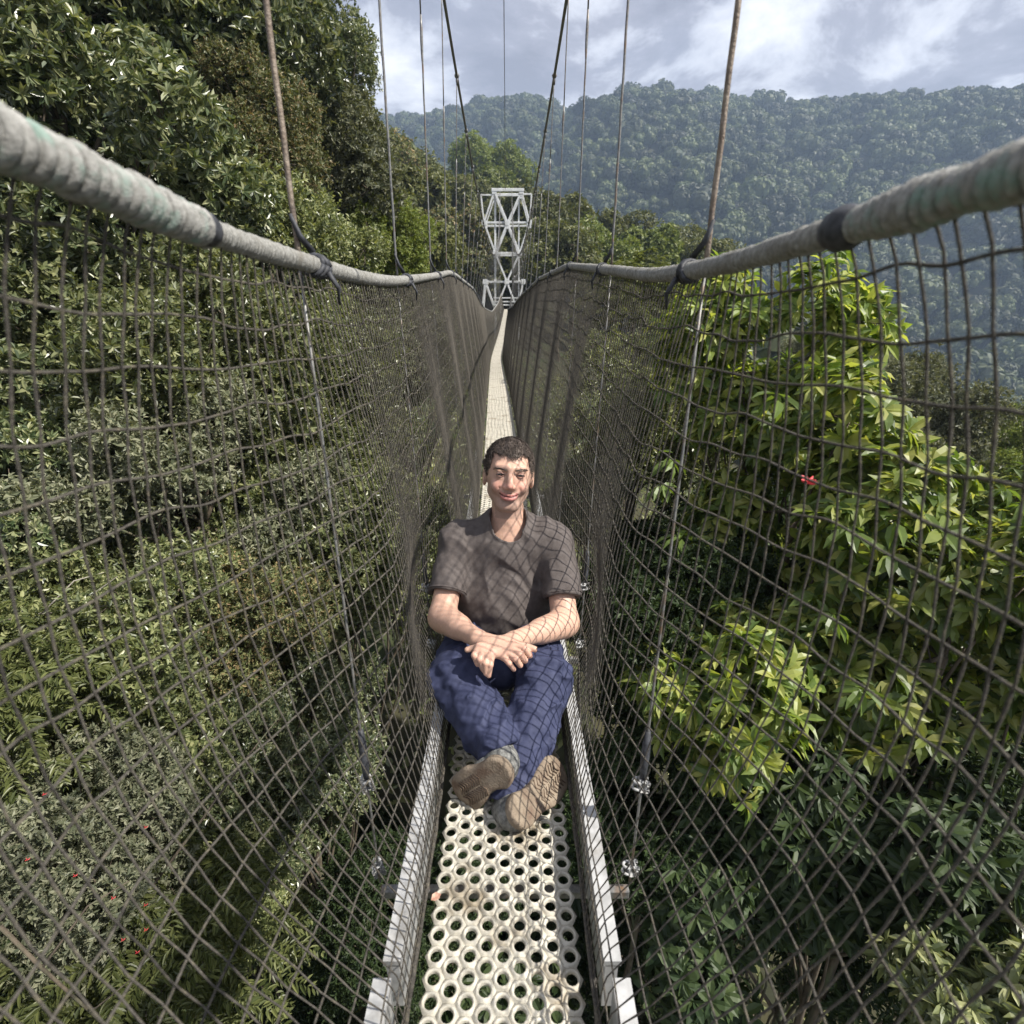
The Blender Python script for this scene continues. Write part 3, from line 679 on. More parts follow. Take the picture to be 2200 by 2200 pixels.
def body_sdf(p):
    d = local(p, HC, 0.21, lambda z: head_local(hl(z)) * HS)
    d = sm(d, rcone(p, nkT, neckB + [0, 0.01, -0.01], 0.049, 0.056), 0.022)
    core = sm(rcone(p, SH['R'] + [0.03, 0.02, -0.02], SH['L'] + [-0.03, 0.02, -0.02], 0.055, 0.055), ell(p, CH * 0.5 + PEL * 0.5 + [0, 0.03, 0], (0.12, 0.075, 0.22)), 0.08)
    core = sm(core, rcone(p, HIP['R'], HIP['L'], 0.08, 0.08), 0.06)
    core = sm(core, rcone(p, neckB + [0, 0.01, -0.01], CH + [0, 0.01, -0.05], 0.060, 0.085), 0.03)
    for s_ in 'RL':
        core = sm(core, rcone(p, HIP[s_], KN[s_] - [0, 0, 0.012], 0.068, 0.046), 0.04)
        core = sm(core, rcone(p, KN[s_] - [0, 0, 0.012], ANK[s_], 0.046, 0.034), 0.02)
    d = sm(d, core, 0.03)
    for s_ in 'RL': d = sm(d, local(p, EL[s_], 0.44, lambda z: arm(z, s_)), 0.012)
    return d
person = thing('person', 'man in dark grey t-shirt and navy trousers sitting on the walkway with ankles crossed', 'person', (PEL[0], PEL[1], float(dZ(PEL[1]))))
PO = np.array(person.location)
V, Q = surf_net(body_sdf, (-0.34, 0.86, -1.24), (0.30, 1.86, -0.36), 0.0032)
V = relax(V, Q, 1, 0.4)
q = hl(V); ax = np.abs(q[:, 0])
skin = np.tile(np.array([0.55, 0.345, 0.255]), (len(V), 1))
def tint(mask, col, w=1.0):
    global skin
    mm = (np.clip(mask, 0, 1) * w)[:, None]; skin = skin * (1 - mm) + np.array(col) * mm
onhead = (np.linalg.norm(q, axis=1) < 0.16)
fa = onhead & (q[:, 2] > 0.0)
stub = fa * np.clip((-0.030 - q[:, 1] + 0.9 * np.clip(ax - 0.03, 0, 1)) / 0.02, 0, 1) * (q[:, 1] > -0.135)
tint(stub, (0.30, 0.205, 0.165), 0.62)
tint(fa * np.exp(-((ax - 0.036) / 0.017) ** 2 - ((q[:, 1] + 0.022) / 0.017) ** 2), (0.66, 0.27, 0.22), 0.45)
tint(fa * np.exp(-((ax) / 0.014) ** 2 - ((q[:, 1] + 0.022) / 0.012) ** 2) * (q[:, 2] > 0.085), (0.66, 0.27, 0.22), 0.5)
mw = ax / 0.030; my = -0.0565 + 0.0100 * mw ** 2; dyl = q[:, 1] - my
lip = fa & (ax < 0.027) & (dyl > -0.0125) & (dyl < 0.0085) & (q[:, 2] > 0.068)
tint(lip.astype(float), (0.56, 0.20, 0.18), 0.75)
tint((fa & (ax < 0.030) & (np.abs(dyl) < 0.0022) & (q[:, 2] > 0.06)).astype(float), (0.10, 0.03, 0.03), 0.95)
tint(fa * np.exp(-((ax - 0.031) / 0.018) ** 2 - ((q[:, 1] - 0.004) / 0.010) ** 2), (0.33, 0.19, 0.15), 0.5)  # shadow under the brows painted into the skin round the eyes
kn_all = np.array([un(*f[k]) for s_ in 'RL' for f in FING[s_] for k in (0, 1, 2)])
dk = np.full(len(V), 1.0)
for k_ in kn_all: dk = np.minimum(dk, np.linalg.norm(V - k_, axis=1))
tint(np.exp(-(dk / 0.010) ** 2), (0.66, 0.32, 0.25), 0.5)
M['skin'] = mat_vcol('skin', 0.48, 0.35, 0.12, 120.0, 0.08, 0.12, 700)
body = link('body', mesh_np('body', V - PO, Q, M['skin'], cols=skin), person)

# eyes, brows
M['eye'] = mat_vcol('eye', 0.15, 0.6, 0, 10, 0.0)
def uvsphere(r, nu=20, nv=12):
    th = np.linspace(0, np.pi, nv + 1); ph = np.linspace(0, 2 * np.pi, nu, endpoint=False)
    P = np.stack([np.sin(th)[:, None] * np.cos(ph), np.sin(th)[:, None] * np.sin(ph), np.cos(th)[:, None] + 0 * ph], -1).reshape(-1, 3) * r
    i = np.arange(nv)[:, None] * nu; j = np.arange(nu)[None]; return P, np.stack([i + j, i + (j + 1) % nu, i + nu + (j + 1) % nu, i + nu + j], -1).reshape(-1, 4)
M['eyelid'] = M['skin']
M['hair'] = mat_noise('dark_brown_hair', (0.046, 0.034, 0.027), (0.115, 0.090, 0.074), 0.6, 110.0, spec=0.35, c2=(0.13, 0.105, 0.088), scale2=55.0)
for sx in (-1, 1):
    P, Qe = uvsphere(0.0118, 24, 24); ang = np.arccos(np.clip(P[:, 2] / 0.0118, -1, 1))
    c = np.where(ang[:, None] < 0.24, [[0.006, 0.005, 0.005]], np.where(ang[:, None] < 0.60, [[0.035, 0.024, 0.016]], [[0.42, 0.38, 0.36]]))
    W = HC + (P + np.array([sx * 0.031, 0.0105, 0.0700])) @ HAX * HS
    link('eye', mesh_np('eye', W - PO, Qe, M['eye'], cols=c), body)
    # upper lid: a strip of skin over the top of the ball; brow: short hairs
    m = MB(); t = np.linspace(-1, 1, 9)
    lid = np.stack([sx * 0.031 + 0.0145 * t, 0.0105 + 0.0050 * (1 - t ** 2), 0.0700 + 0.0108 - 0.0035 * t ** 2], 1)
    m.tube(HC + lid @ HAX * HS - PO, [0.0008, 0.0018, 0.0024, 0.0027, 0.0028, 0.0027, 0.0024, 0.0018, 0.0008], 7)
    lo_ = np.stack([sx * 0.031 + 0.0135 * t, 0.0105 - 0.0050 * (1 - t ** 2), 0.0700 + 0.0106 - 0.0035 * t ** 2], 1)
    m.tube(HC + lo_ @ HAX * HS - PO, [0.0008, 0.0016, 0.0020, 0.0022, 0.0023, 0.0022, 0.0020, 0.0016, 0.0008], 7)
    me = m.mesh('eyelid', M['skin']); a_ = me.color_attributes.new('Col', 'FLOAT_COLOR', 'POINT'); a_.data.foreach_set('color', np.tile(np.array([0.36, 0.20, 0.155, 1], np.float32), len(me.vertices)))  # lid colour darker than the skin, brow shadow painted in
    link('eyelid', me, body)
    m = MB()
    t2 = np.linspace(-0.9, 0.9, 7); ls = np.stack([sx * 0.031 + 0.0145 * t2, 0.0110 + 0.0030 * (1 - t2 ** 2), 0.0700 + 0.0135 - 0.0035 * t2 ** 2], 1); m.tube(HC + ls @ HAX * HS - PO, [0.0006] + [0.0017] * 5 + [0.0006], 5)
    for k in range(70):
        u = random.random(); bx = sx * (0.012 + 0.036 * u); by = 0.0255 + 0.0040 * math.sin(u * 2.2) + random.uniform(-0.0028, 0.0028); bz = 0.0905 - 0.020 * u ** 1.8
        a0 = np.array([bx, by, bz]); d_ = np.array([sx * 0.008, 0.0020 - 0.004 * u, -0.003 * u])
        m.tube(HC + np.array([a0, a0 + d_ * 0.5 + [0, 0, 0.001], a0 + d_]) @ HAX * HS - PO, [0.0006, 0.0007, 0.0003], 4)
    m.build('eyebrow', M['hair'], body)

# hair
def hair_sdf(p):
    q = hl(p); ax = np.abs(q[:, 0])
    n = vnoise(q * [45, 20, 16] + 3.1, 4) * 0.0018 + vnoise(q * [150, 40, 36], 6) * 0.0006
    d = ell(q, (0, 0.034, -0.022), (0.0795, 0.0905, 0.0985)) + n
    hl_y = 0.073 - 0.012 * np.exp(-((q[:, 0] - 0.006) / 0.020) ** 2) + 0.004 * np.sin(q[:, 0] * 210) + 0.16 * np.clip(0.015 - q[:, 2], -0.2, 0) * 0   # front hairline
    front = (hl_y - q[:, 1])
    side = (q[:, 2] - 0.030 + 0.012 * np.clip((q[:, 1] - 0.0) / 0.05, 0, 1) * -1)        # temples
    cut = np.where(ax > 0.050, np.minimum(front, np.maximum(side, 0.055 - ax)), front)
    cut = np.minimum(front, np.maximum(side, 0.058 - ax))
    low = -0.030 - q[:, 1] + 1.2 * np.clip(-0.02 - q[:, 2], -1, 0) * 0
    low = np.where(q[:, 2] > 0.012, -0.022 - q[:, 1], -0.055 - q[:, 1])
    return smx(smx(d, cut, 0.004), low, 0.004)
V, Q = surf_net(hair_sdf, HC - 0.16, HC + 0.16, 0.0026)
V = relax(V, Q, 1, 0.3)
hair = link('hair', mesh_np('hair', V - PO, Q, M['hair']), person)
m = MB(); q = hl(V); top = np.where((q[:, 2] > -0.08))[0]
nrm_h = nrmr(q - np.array([0, 0.02, -0.02]))
for k in rng.choice(top, 4200):
    p0 = q[k]; n_ = nrm_h[k]; comb = np.array([0.25, -0.1, 0.75]) if p0[1] > 0.055 else np.array([np.sign(p0[0]) * 0.1, -0.9, -0.1])
    comb = comb + rng.normal(0, 0.16, 3); tdir = nrm(comb - n_ * (comb @ n_)); L = rng.uniform(0.010, 0.017) if p0[1] > 0.05 else rng.uniform(0.005, 0.009)
    P = np.array([p0 - n_ * 0.001, p0 + tdir * L * 0.5 + n_ * 0.0035, p0 + tdir * L + n_ * (0.002 + 0.003 * rng.random())])
    m.tube(HC + P @ HAX * HS - PO, [0.0008, 0.0008, 0.0002], 3, cap=False)
m.build('strands', M['hair'], hair, kind='stuff')

# t-shirt
up = np.array([0, 0, 1.0])
def shirt_sdf(p):
    wv = vnoise(p * [9, 9, 9], 1) * 0.03
    d = rcone(p, SH['R'] + [0.030, 0.015, -0.022], SH['L'] + [-0.030, 0.015, -0.022], 0.064, 0.064)
    d = sm(d, ell(p, CH + [0, 0.018, -0.11], (0.165, 0.108, 0.155)), 0.06)
    d = sm(d, ell(p, PEL + [0, -0.060, 0.120], (0.182, 0.170, 0.165)), 0.07)
    d = sm(d, rcone(p, neckB + [0, 0.015, -0.02], CH + [0, 0.01, -0.03], 0.064, 0.09), 0.04)
    d = sm(d, rcone(p, SH['R'] + [0.01, 0.01, -0.012], neckB + [0, 0.02, -0.012], 0.060, 0.071), 0.04); d = sm(d, rcone(p, SH['L'] + [-0.01, 0.01, -0.012], neckB + [0, 0.02, -0.012], 0.060, 0.071), 0.04)
    for s_ in 'RL':
        s, e = SH[s_], EL[s_]; a = s + (e - s) * 0.70; ax_ = nrm(e - s)
        sl_ = rcone(p, s + np.array([0, 0, -0.008]), a + ax_ * 0.05, 0.057, 0.058); sl_ = smx(sl_, (p - a) @ ax_, 0.006)
        d = sm(d, sl_, 0.025)
    # folds: pulled from the armpits and hanging over the belly
    x, y, z = p[:, 0], p[:, 1], p[:, 2]
    r = 0.0052 * np.sin(78 * (z + 0.75 * np.abs(x + 0.03) - 0.3 * y) + 9 * vnoise(p * 7, 2)) * np.clip(vnoise(p * 8 + 5, 3) + 0.35, 0, 1)
    r = r + 0.0065 * vnoise(np.stack([x * 17 + z * 9, y * 10, z * 9 - x * 11], 1), 8) + 0.0032 * vnoise(np.stack([x * 46 + z * 20, y * 25, z * 20 - x * 24], 1), 9)
    rn = np.minimum(np.linalg.norm(p - EL['R'], axis=1), np.linalg.norm(p - EL['L'], axis=1))
    r = r * np.clip((rn - 0.05) / 0.10, 0.25, 1)
    rdg = 1 - np.abs(vnoise(np.stack([x * 10 + z * 7, y * 9, z * 7 - x * 6], 1), 44)) * 2.0
    d = d + np.minimum(r * 0.8 - 0.007 * np.clip(rdg, 0, 1) ** 2, 0.006)
    nk = rcone(p, neckB + [0, -0.034, 0.004], nkT + [0, -0.03, 0.05], 0.056, 0.062)
    d = np.minimum(d, np.maximum(np.abs(nk - 0.001) - 0.006, np.abs(d + 0.002) - 0.006))          # collar rib
    d = smx(d, -nk, 0.003)
    for s_ in 'RL':
        s, e = SH[s_], EL[s_]; d = np.maximum(d, -rcone(p, s + (e - s) * 0.63, e, 0.0455, 0.0455))
    return d
V, Q = surf_net(shirt_sdf, (-0.34, 1.38, -1.20), (0.30, 1.90, -0.58), 0.0038)
V = relax(V, Q, 2, 0.5)
M['shirt'] = mat_noise('charcoal_cotton', (0.080, 0.067, 0.062), (0.112, 0.096, 0.090), 0.75, 60.0, spec=0.25, bump=0.15, bscale=900)
shirt = link('t_shirt', mesh_np('t_shirt', V - PO, Q, M['shirt']), person)
for s_ in 'RL':                                                                     # sleeve hems
    s, e = SH[s_], EL[s_]; a = s + (e - s) * 0.672; ax_ = nrm(e - s); b1 = nrm(np.cross(ax_, up)); b2 = np.cross(ax_, b1); t = np.linspace(0, 2 * np.pi, 41)
    P = a + 0.0560 * (np.cos(t)[:, None] * b1 + np.sin(t)[:, None] * b2)
    dd = shirt_sdf(P); P = P - nrmr(P - a) * np.clip(dd, -0.02, 0.02)[:, None]
    m = MB(); m.tube(P - PO, 0.0026, 6, cap=False); m.build('sleeve_hem', M['shirt'], shirt)

# trousers
def leg(p, s_):
    h, k, a = HIP[s_], KN[s_], ANK[s_]
    kk = k - np.array([0, 0, 0.028])
    d = rcone(p, h - [0, 0, 0.005], kk, 0.086, 0.068)
    ax_ = nrm(a - kk); e2 = a - ax_ * 0.022
    sh_ = sm(rcone(p, kk, kk + (e2 - kk) * 0.5, 0.069, 0.066), rcone(p, kk + (e2 - kk) * 0.5, e2 + ax_ * 0.03, 0.066, 0.057), 0.02)
    sh_ = smx(sh_, (p - e2) @ nrm(ax_ + np.array([0, -0.2, -0.5])), 0.006)
    d = sm(d, sh_, 0.03)
    w = 0.0075 * vnoise(np.stack([p[:, 0] * 22 + p[:, 2] * 14, p[:, 1] * 12, p[:, 2] * 22], 1), 21 + (s_ == 'R')) + 0.0040 * vnoise(p * [48, 30, 48], 23) + 0.0020 * vnoise(p * 95, 27)
    crease = 0.006 * np.sin(p @ ax_ * 95 + 6 * vnoise(p * 9, 5)) * np.exp(-((np.linalg.norm(p - a, axis=1) - 0.06) / 0.07) ** 2)
    crease = crease + 0.005 * np.sin(p @ ax_ * 110 + 5 * vnoise(p * 11, 6)) * np.exp(-((np.linalg.norm(p - k, axis=1)) / 0.10) ** 2)
    rdg = 1 - np.abs(vnoise(np.stack([p[:, 0] * 15 - p[:, 2] * 22, p[:, 1] * 13, p[:, 2] * 9 + p[:, 0] * 8], 1), 41)) * 2.2
    d = d + w * 0.7 + crease - 0.009 * np.clip(rdg, 0, 1) ** 2
    return np.maximum(d, -rcone(p, e2 - ax_ * 0.05, e2 + ax_ * 0.1, 0.044, 0.046))
def trousers_sdf(p):
    d = sm(rcone(p, HIP['R'], HIP['L'], 0.100, 0.100), ell(p, PEL + [0, -0.02, 0.03], (0.160, 0.120, 0.09)), 0.05)
    l1, l2 = leg(p, 'R'), leg(p, 'L')
    d = sm(d, sm(l1, l2, 0.004), 0.03)
    web = (KN['R'] + KN['L']) / 2 * 0.42 + PEL * 0.58 - np.array([0, 0, 0.045]); d = sm(d, ell(p, web, (0.10, 0.20, 0.050)), 0.03)  # cloth web added so the shaded gap between the thighs comes out dark
    return np.maximum(d, np.interp(p[:, 1], np.linspace(0.8, 2, 200), dZ(np.linspace(0.8, 2, 200))) + 0.006 - p[:, 2])
V, Q = surf_net(trousers_sdf, (-0.34, 0.88, -1.24), (0.30, 1.86, -0.82), 0.0038)
V = relax(V, Q, 2, 0.5)
M['navy'] = mat_noise('navy_trousers', (0.031, 0.037, 0.078), (0.047, 0.054, 0.106), 0.7, 50.0, spec=0.25, bump=0.15, bscale=900)
link('trousers', mesh_np('trousers', V - PO, Q, M['navy']), person)

# shoes: upper, rubber sole, tread
M['shoe'] = mat_noise('grey_mesh_shoe', (0.10, 0.10, 0.095), (0.30, 0.30, 0.28), 0.8, 90.0, bump=0.6, bscale=500)
M['sole'] = mat_noise('worn_tan_sole', (0.17, 0.13, 0.092), (0.28, 0.225, 0.165), 0.75, 30.0, bump=0.4, bscale=200, c2=(0.15, 0.10, 0.07), scale2=18)
M['tread'] = mat_noise('dark_tread', (0.07, 0.045, 0.03), (0.13, 0.09, 0.06), 0.8, 60.0)
for s_ in 'RL':
    a_, n_ = SA[s_], SN[s_]; b_ = np.cross(n_, a_); FR = np.stack([a_, b_, n_]); O_ = HEEL[s_]; L = np.linalg.norm(TOE[s_] - O_)
    LL = max(L, 0.105)
    def out2(q): # outline of the sole
        t = np.clip(q[:, 0] / LL, 0, 1); r = 0.0405 - 0.006 * np.sin(np.pi * np.clip(t * 1.6, 0, 1)) * 1.0 + 0.0075 * sstep((t - 0.35) / 0.5)
        return np.hypot(q[:, 0] - t * LL, q[:, 1] + 0.006 * np.sin(np.pi * t)) - r
    def sole(p):
        q = (p - O_) @ FR.T; d2 = out2(q); dn = np.abs(q[:, 2] + 0.008 + 0.03 * np.clip(q[:, 0] / LL - 0.7, 0, 1) ** 2) - 0.012
        return smx(d2, dn, 0.008)
    def upper(p):
        q = (p - O_) @ FR.T; d = rcone(q, np.array([0.004, 0, -0.045]), np.array([LL * 0.55, 0, -0.032]), 0.036, 0.034)
        d = sm(d, rcone(q, np.array([LL * 0.5, 0, -0.032]), np.array([LL * 0.98, 0.0, -0.024]), 0.036, 0.030), 0.02)
        d = sm(d, rcone(q, np.array([0.004, 0, -0.04]), np.array([0.022, 0, -0.085]), 0.036, 0.039), 0.02)
        return smx(smx(d, q[:, 2] + 0.012, 0.004), -rcone(q, np.array([0.024, 0, -0.085]), np.array([0.026, 0, -0.12]), 0.034, 0.036), 0.003) + 0.0012 * vnoise(q * 160, 31)
    r_ = np.array([0.22] * 3); c_ = O_ + a_ * LL / 2
    V, Q = surf_net(upper, c_ - r_, c_ + r_, 0.0030); shoe = link('shoe', mesh_np('shoe', V - PO, Q, M['shoe']), person)
    V, Q = surf_net(sole, c_ - r_, c_ + r_, 0.0030); so_ = link('sole', mesh_np('sole', V - PO, Q, M['sole']), shoe)
    m = MB()
    for k in range(9):                                                               # tread bars under the forefoot
        u = LL * (0.42 + 0.075 * k); w_ = 0.030
        for sg in (-1, 1):
            P = np.array([[u + 0.010, sg * 0.002, 0.0035], [u, sg * w_ * 0.5, 0.004], [u + 0.008, sg * w_, 0.0035]])
            m.tube(O_ + P @ FR - PO, [0.0016, 0.0022, 0.0016], 5)
    m.build('tread', M['tread'], so_)

# ------------------------------------------------------------------ vegetation
LEAF_S = (np.array([[0, 0, 0], [.32, .5, .10], [.70, .42, .05], [1, 0, -.10], [.70, -.42, .05], [.32, -.5, .10]]), np.array([[0, 3, 2, 1], [0, 5, 4, 3]]), None)
LEAF_L = (np.array([[0, 0, 0], [.33, 0, .02], [.67, 0, -.01], [1, 0, -.13], [.30, .44, .10], [.66, .46, .06], [.30, -.44, .10], [.66, -.46, .06]]),
          np.array([[1, 2, 5, 4], [1, 6, 7, 2]]), np.array([[0, 1, 4], [2, 3, 5], [0, 6, 1], [2, 7, 3]]))
def leaves(P, D, Nn, L, W, tmpl):
    """one leaf per row: base P, direction D, face normal Nn, length L, width W"""
    Tv, Tq, Tt = tmpl; n = len(P); k = len(Tv)
    S = nrmr(np.cross(Nn, D)); U = np.cross(D, S); L = L[:, None, None]; W = W[:, None, None]
    V = P[:, None] + L * Tv[None, :, 0, None] * D[:, None] + W * Tv[None, :, 1, None] * S[:, None] + L * Tv[None, :, 2, None] * U[:, None]
    o = (np.arange(n) * k)[:, None, None]
    fs = [(Tq[None] + o).reshape(-1, 4)]
    if Tt is not None: fs.append((Tt[None] + o).reshape(-1, 3))
    return V.reshape(-1, 3), fs
def whorls(tips, axes, m, ang, L, W, tmpl, r, droop=0.15, spread=0.05, jitter=0.25):
    n = len(tips); a0 = r.uniform(0, 6.28, (n, 1)) + np.arange(m)[None] * 2.399 + r.normal(0, .25, (n, m))
    ref = nrmr(np.cross(axes, r.normal(0, 1, (n, 3)))); bi = np.cross(axes, ref)
    rad = np.cos(a0)[..., None] * ref[:, None] + np.sin(a0)[..., None] * bi[:, None]
    al = ang + r.normal(0, .22, (n, m)); D = np.cos(al)[..., None] * axes[:, None] + np.sin(al)[..., None] * rad
    D[..., 2] -= droop; D = nrmr(D + r.normal(0, jitter * .4, D.shape)); Nn = axes[:, None] + .25 * rad * 0 + r.normal(0, jitter, D.shape); Nn = nrmr(Nn - D * (Nn * D).sum(-1, keepdims=True))
    back = r.uniform(0, 1, (n, m)) * spread
    P = tips[:, None] - axes[:, None] * back[..., None]
    sz = r.uniform(.65, 1.15, (n, m))
    return leaves(P.reshape(-1, 3), D.reshape(-1, 3), Nn.reshape(-1, 3), (L * sz).ravel(), (W * sz).ravel(), tmpl)
def sph(r, n, upb=0.0):
    v = r.normal(0, 1, (n, 3)); v = nrmr(v); v[:, 2] += upb; return nrmr(v)
def lobes_for(r, R, nl, rl, flat=0.85):
    d = sph(r, nl, 0.15); q = r.uniform(.35, .95, (nl, 1)) ** .6
    c = d * q * (R - rl * .55); c[:, 2] *= flat; return c, rl * r.uniform(.7, 1.25, nl)
def crown(seed, R, nl, rl, ntw, m, ang, L, W, tmpl, droop=.15, spread=.06, upb=.25, flat=.85, inner=.5):
    """leaves in whorls at the twig ends of many unequal clumps"""
    r = np.random.default_rng(seed); C, rr = lobes_for(r, R, nl, rl, flat)
    pick = r.choice(nl, ntw, p=rr ** 2 / (rr ** 2).sum()); d = sph(r, ntw, .25)
    q = inner + (1 - inner) * r.uniform(0, 1, ntw) ** .6; q = q * (1 + .18 * r.normal(0, 1, ntw) * (r.random(ntw) < .3))
    tips = C[pick] + d * (rr[pick] * q)[:, None]; ax = nrmr(d + np.array([0, 0, upb]) + r.normal(0, .35, (ntw, 3)))
    V, fs = whorls(tips, ax, m, ang, L, W, tmpl, r, droop, spread)
    return V, fs, C, rr
def trunk_mesh(name, seed, C, rr, Hc, tr, mat, down=7.0, twigs=5):
    r = np.random.default_rng(seed); m = MB(); z = np.linspace(-down, Hc * .9, 9)
    wob = np.cumsum(r.normal(0, tr * .5, (9, 2)), 0); wob -= wob[-1]
    P = np.stack([wob[:, 0], wob[:, 1], z], 1); m.tube(P, np.linspace(tr * 1.35, tr * .7, 9), 8)
    for c, q in zip(C, rr):
        b = P[r.integers(5, 9)]; e = c + [0, 0, Hc]; mid = (b + e) / 2 + r.normal(0, .12, 3) * np.linalg.norm(e - b) + [0, 0, -.1 * np.linalg.norm(e - b)]
        t = np.linspace(0, 1, 6)[:, None]; Q = b * (1 - t) ** 2 + 2 * mid * t * (1 - t) + e * t ** 2
        m.tube(Q, np.linspace(tr * .5, tr * .14, 6), 6)
        for _ in range(twigs):
            d = sph(r, 1, .2)[0]; e2 = e + d * q * .9; m.tube(np.stack([e, (e + e2) / 2 + r.normal(0, .06, 3) * q, e2]), [tr * .14, tr * .09, tr * .04], 4)
    return m.mesh(name, mat)
VAR = {}
def variant(key, seed, R, nl, rl, ntw, m, ang, L, W, tmpl, leafmat, tr, barkmat=None, Hc=None, **kw):
    Hc = Hc or R * 1.2
    V, fs, C, rr = crown(seed, R, nl, rl, ntw, m, ang, L, W, tmpl, **kw)
    VAR[key] = (trunk_mesh(key + '_trunk', seed, C, rr, Hc, tr, barkmat or M['bark']), mesh_np(key + '_crown', V + [0, 0, Hc], fs, leafmat, smooth=False), Hc, R)
variant('glossy_a', 11, 2.2, 26, .62, 5600, 10, 1.05, .125, .040, LEAF_S, M['L_glossy'], .075, spread=.05, droop=.02, upb=.1)
variant('glossy_b', 12, 2.2, 24, .66, 5600, 10, 1.0, .12, .042, LEAF_S, M['L_glossy'], .07, spread=.06, droop=.04, upb=.1)
variant('small_a', 13, 1.6, 26, .46, 6200, 9, .95, .066, .026, LEAF_S, M['L_olive'], .05, spread=.10, droop=.05, upb=.05)
variant('small_b', 14, 1.6, 30, .40, 6200, 9, .9, .058, .022, LEAF_S, M['L_olive'], .045, spread=.12, droop=.05, upb=.05)
variant('big_a', 15, 1.35, 15, .48, 470, 12, 1.15, .235, .074, LEAF_L, M['L_big'], .05, spread=.05, droop=.28, upb=.8)
variant('big_b', 16, 1.35, 13, .50, 430, 12, 1.2, .215, .082, LEAF_L, M['L_big'], .05, spread=.06, droop=.32, upb=.7)
def fern_crown(seed, R, nf, mat):
    r = np.random.default_rng(seed); Ps, Ds, Ns, Ls, Ws = [], [], [], [], []
    for _ in range(nf):
        d = sph(r, 1, .6)[0]; o = d * R * r.uniform(.35, .95); h = nrm([d[0] + r.normal(0, .5), d[1] + r.normal(0, .5), .25]); n = 11; t = np.linspace(.12, 1, n)[:, None]; LL = r.uniform(.22, .40)
        pts = o + h * t * LL + np.array([0, 0, -1.0]) * (t ** 2) * LL * r.uniform(.3, .7); tg = nrmr(np.gradient(pts, axis=0)); sd = nrmr(np.cross(tg, [0, 0, 1.0]))
        for sg in (-1, 1):
            Ps.append(pts); Ds.append(nrmr(sd * sg + tg * .75 + [0, 0, -.25] + r.normal(0, .32, pts.shape))); Ns.append(nrmr(np.tile([0, 0, 1.0], (n, 1)) + r.normal(0, .5, (n, 3))))
            Ls.append(.085 * np.sin(np.linspace(.5, 2.9, n)) + .02); Ws.append(np.full(n, .019))
    D = np.vstack(Ds); Nn = np.vstack(Ns); Nn = nrmr(Nn - D * (Nn * D).sum(-1, keepdims=True))
    return leaves(np.vstack(Ps), D, Nn, np.concatenate(Ls), np.concatenate(Ws), LEAF_S)
for key, sd in (('fern_a', 21), ('fern_b', 22)):
    V, fs = fern_crown(sd, 1.0, 520, None); r = np.random.default_rng(sd); C, rr = lobes_for(r, 1.0, 10, .3)
    VAR[key] = (trunk_mesh(key + '_trunk', sd, C, rr, 1.0, .022, M['bark'], twigs=2), mesh_np(key + '_crown', V + [0, 0, 1.0], fs, M['L_bright'], smooth=False), 1.0, 1.0)
for key, sd, rl in (('mid_a', 31, 1.25), ('mid_b', 32, 1.0), ('mid_c', 33, 1.5)):
    variant(key, sd, 4.0, 24, rl, 2600, 5, 1.1, .34, .17, LEAF_S, M['L_mid'], .17, Hc=5.0, spread=.25, droop=.1, inner=.6, flat=.7)

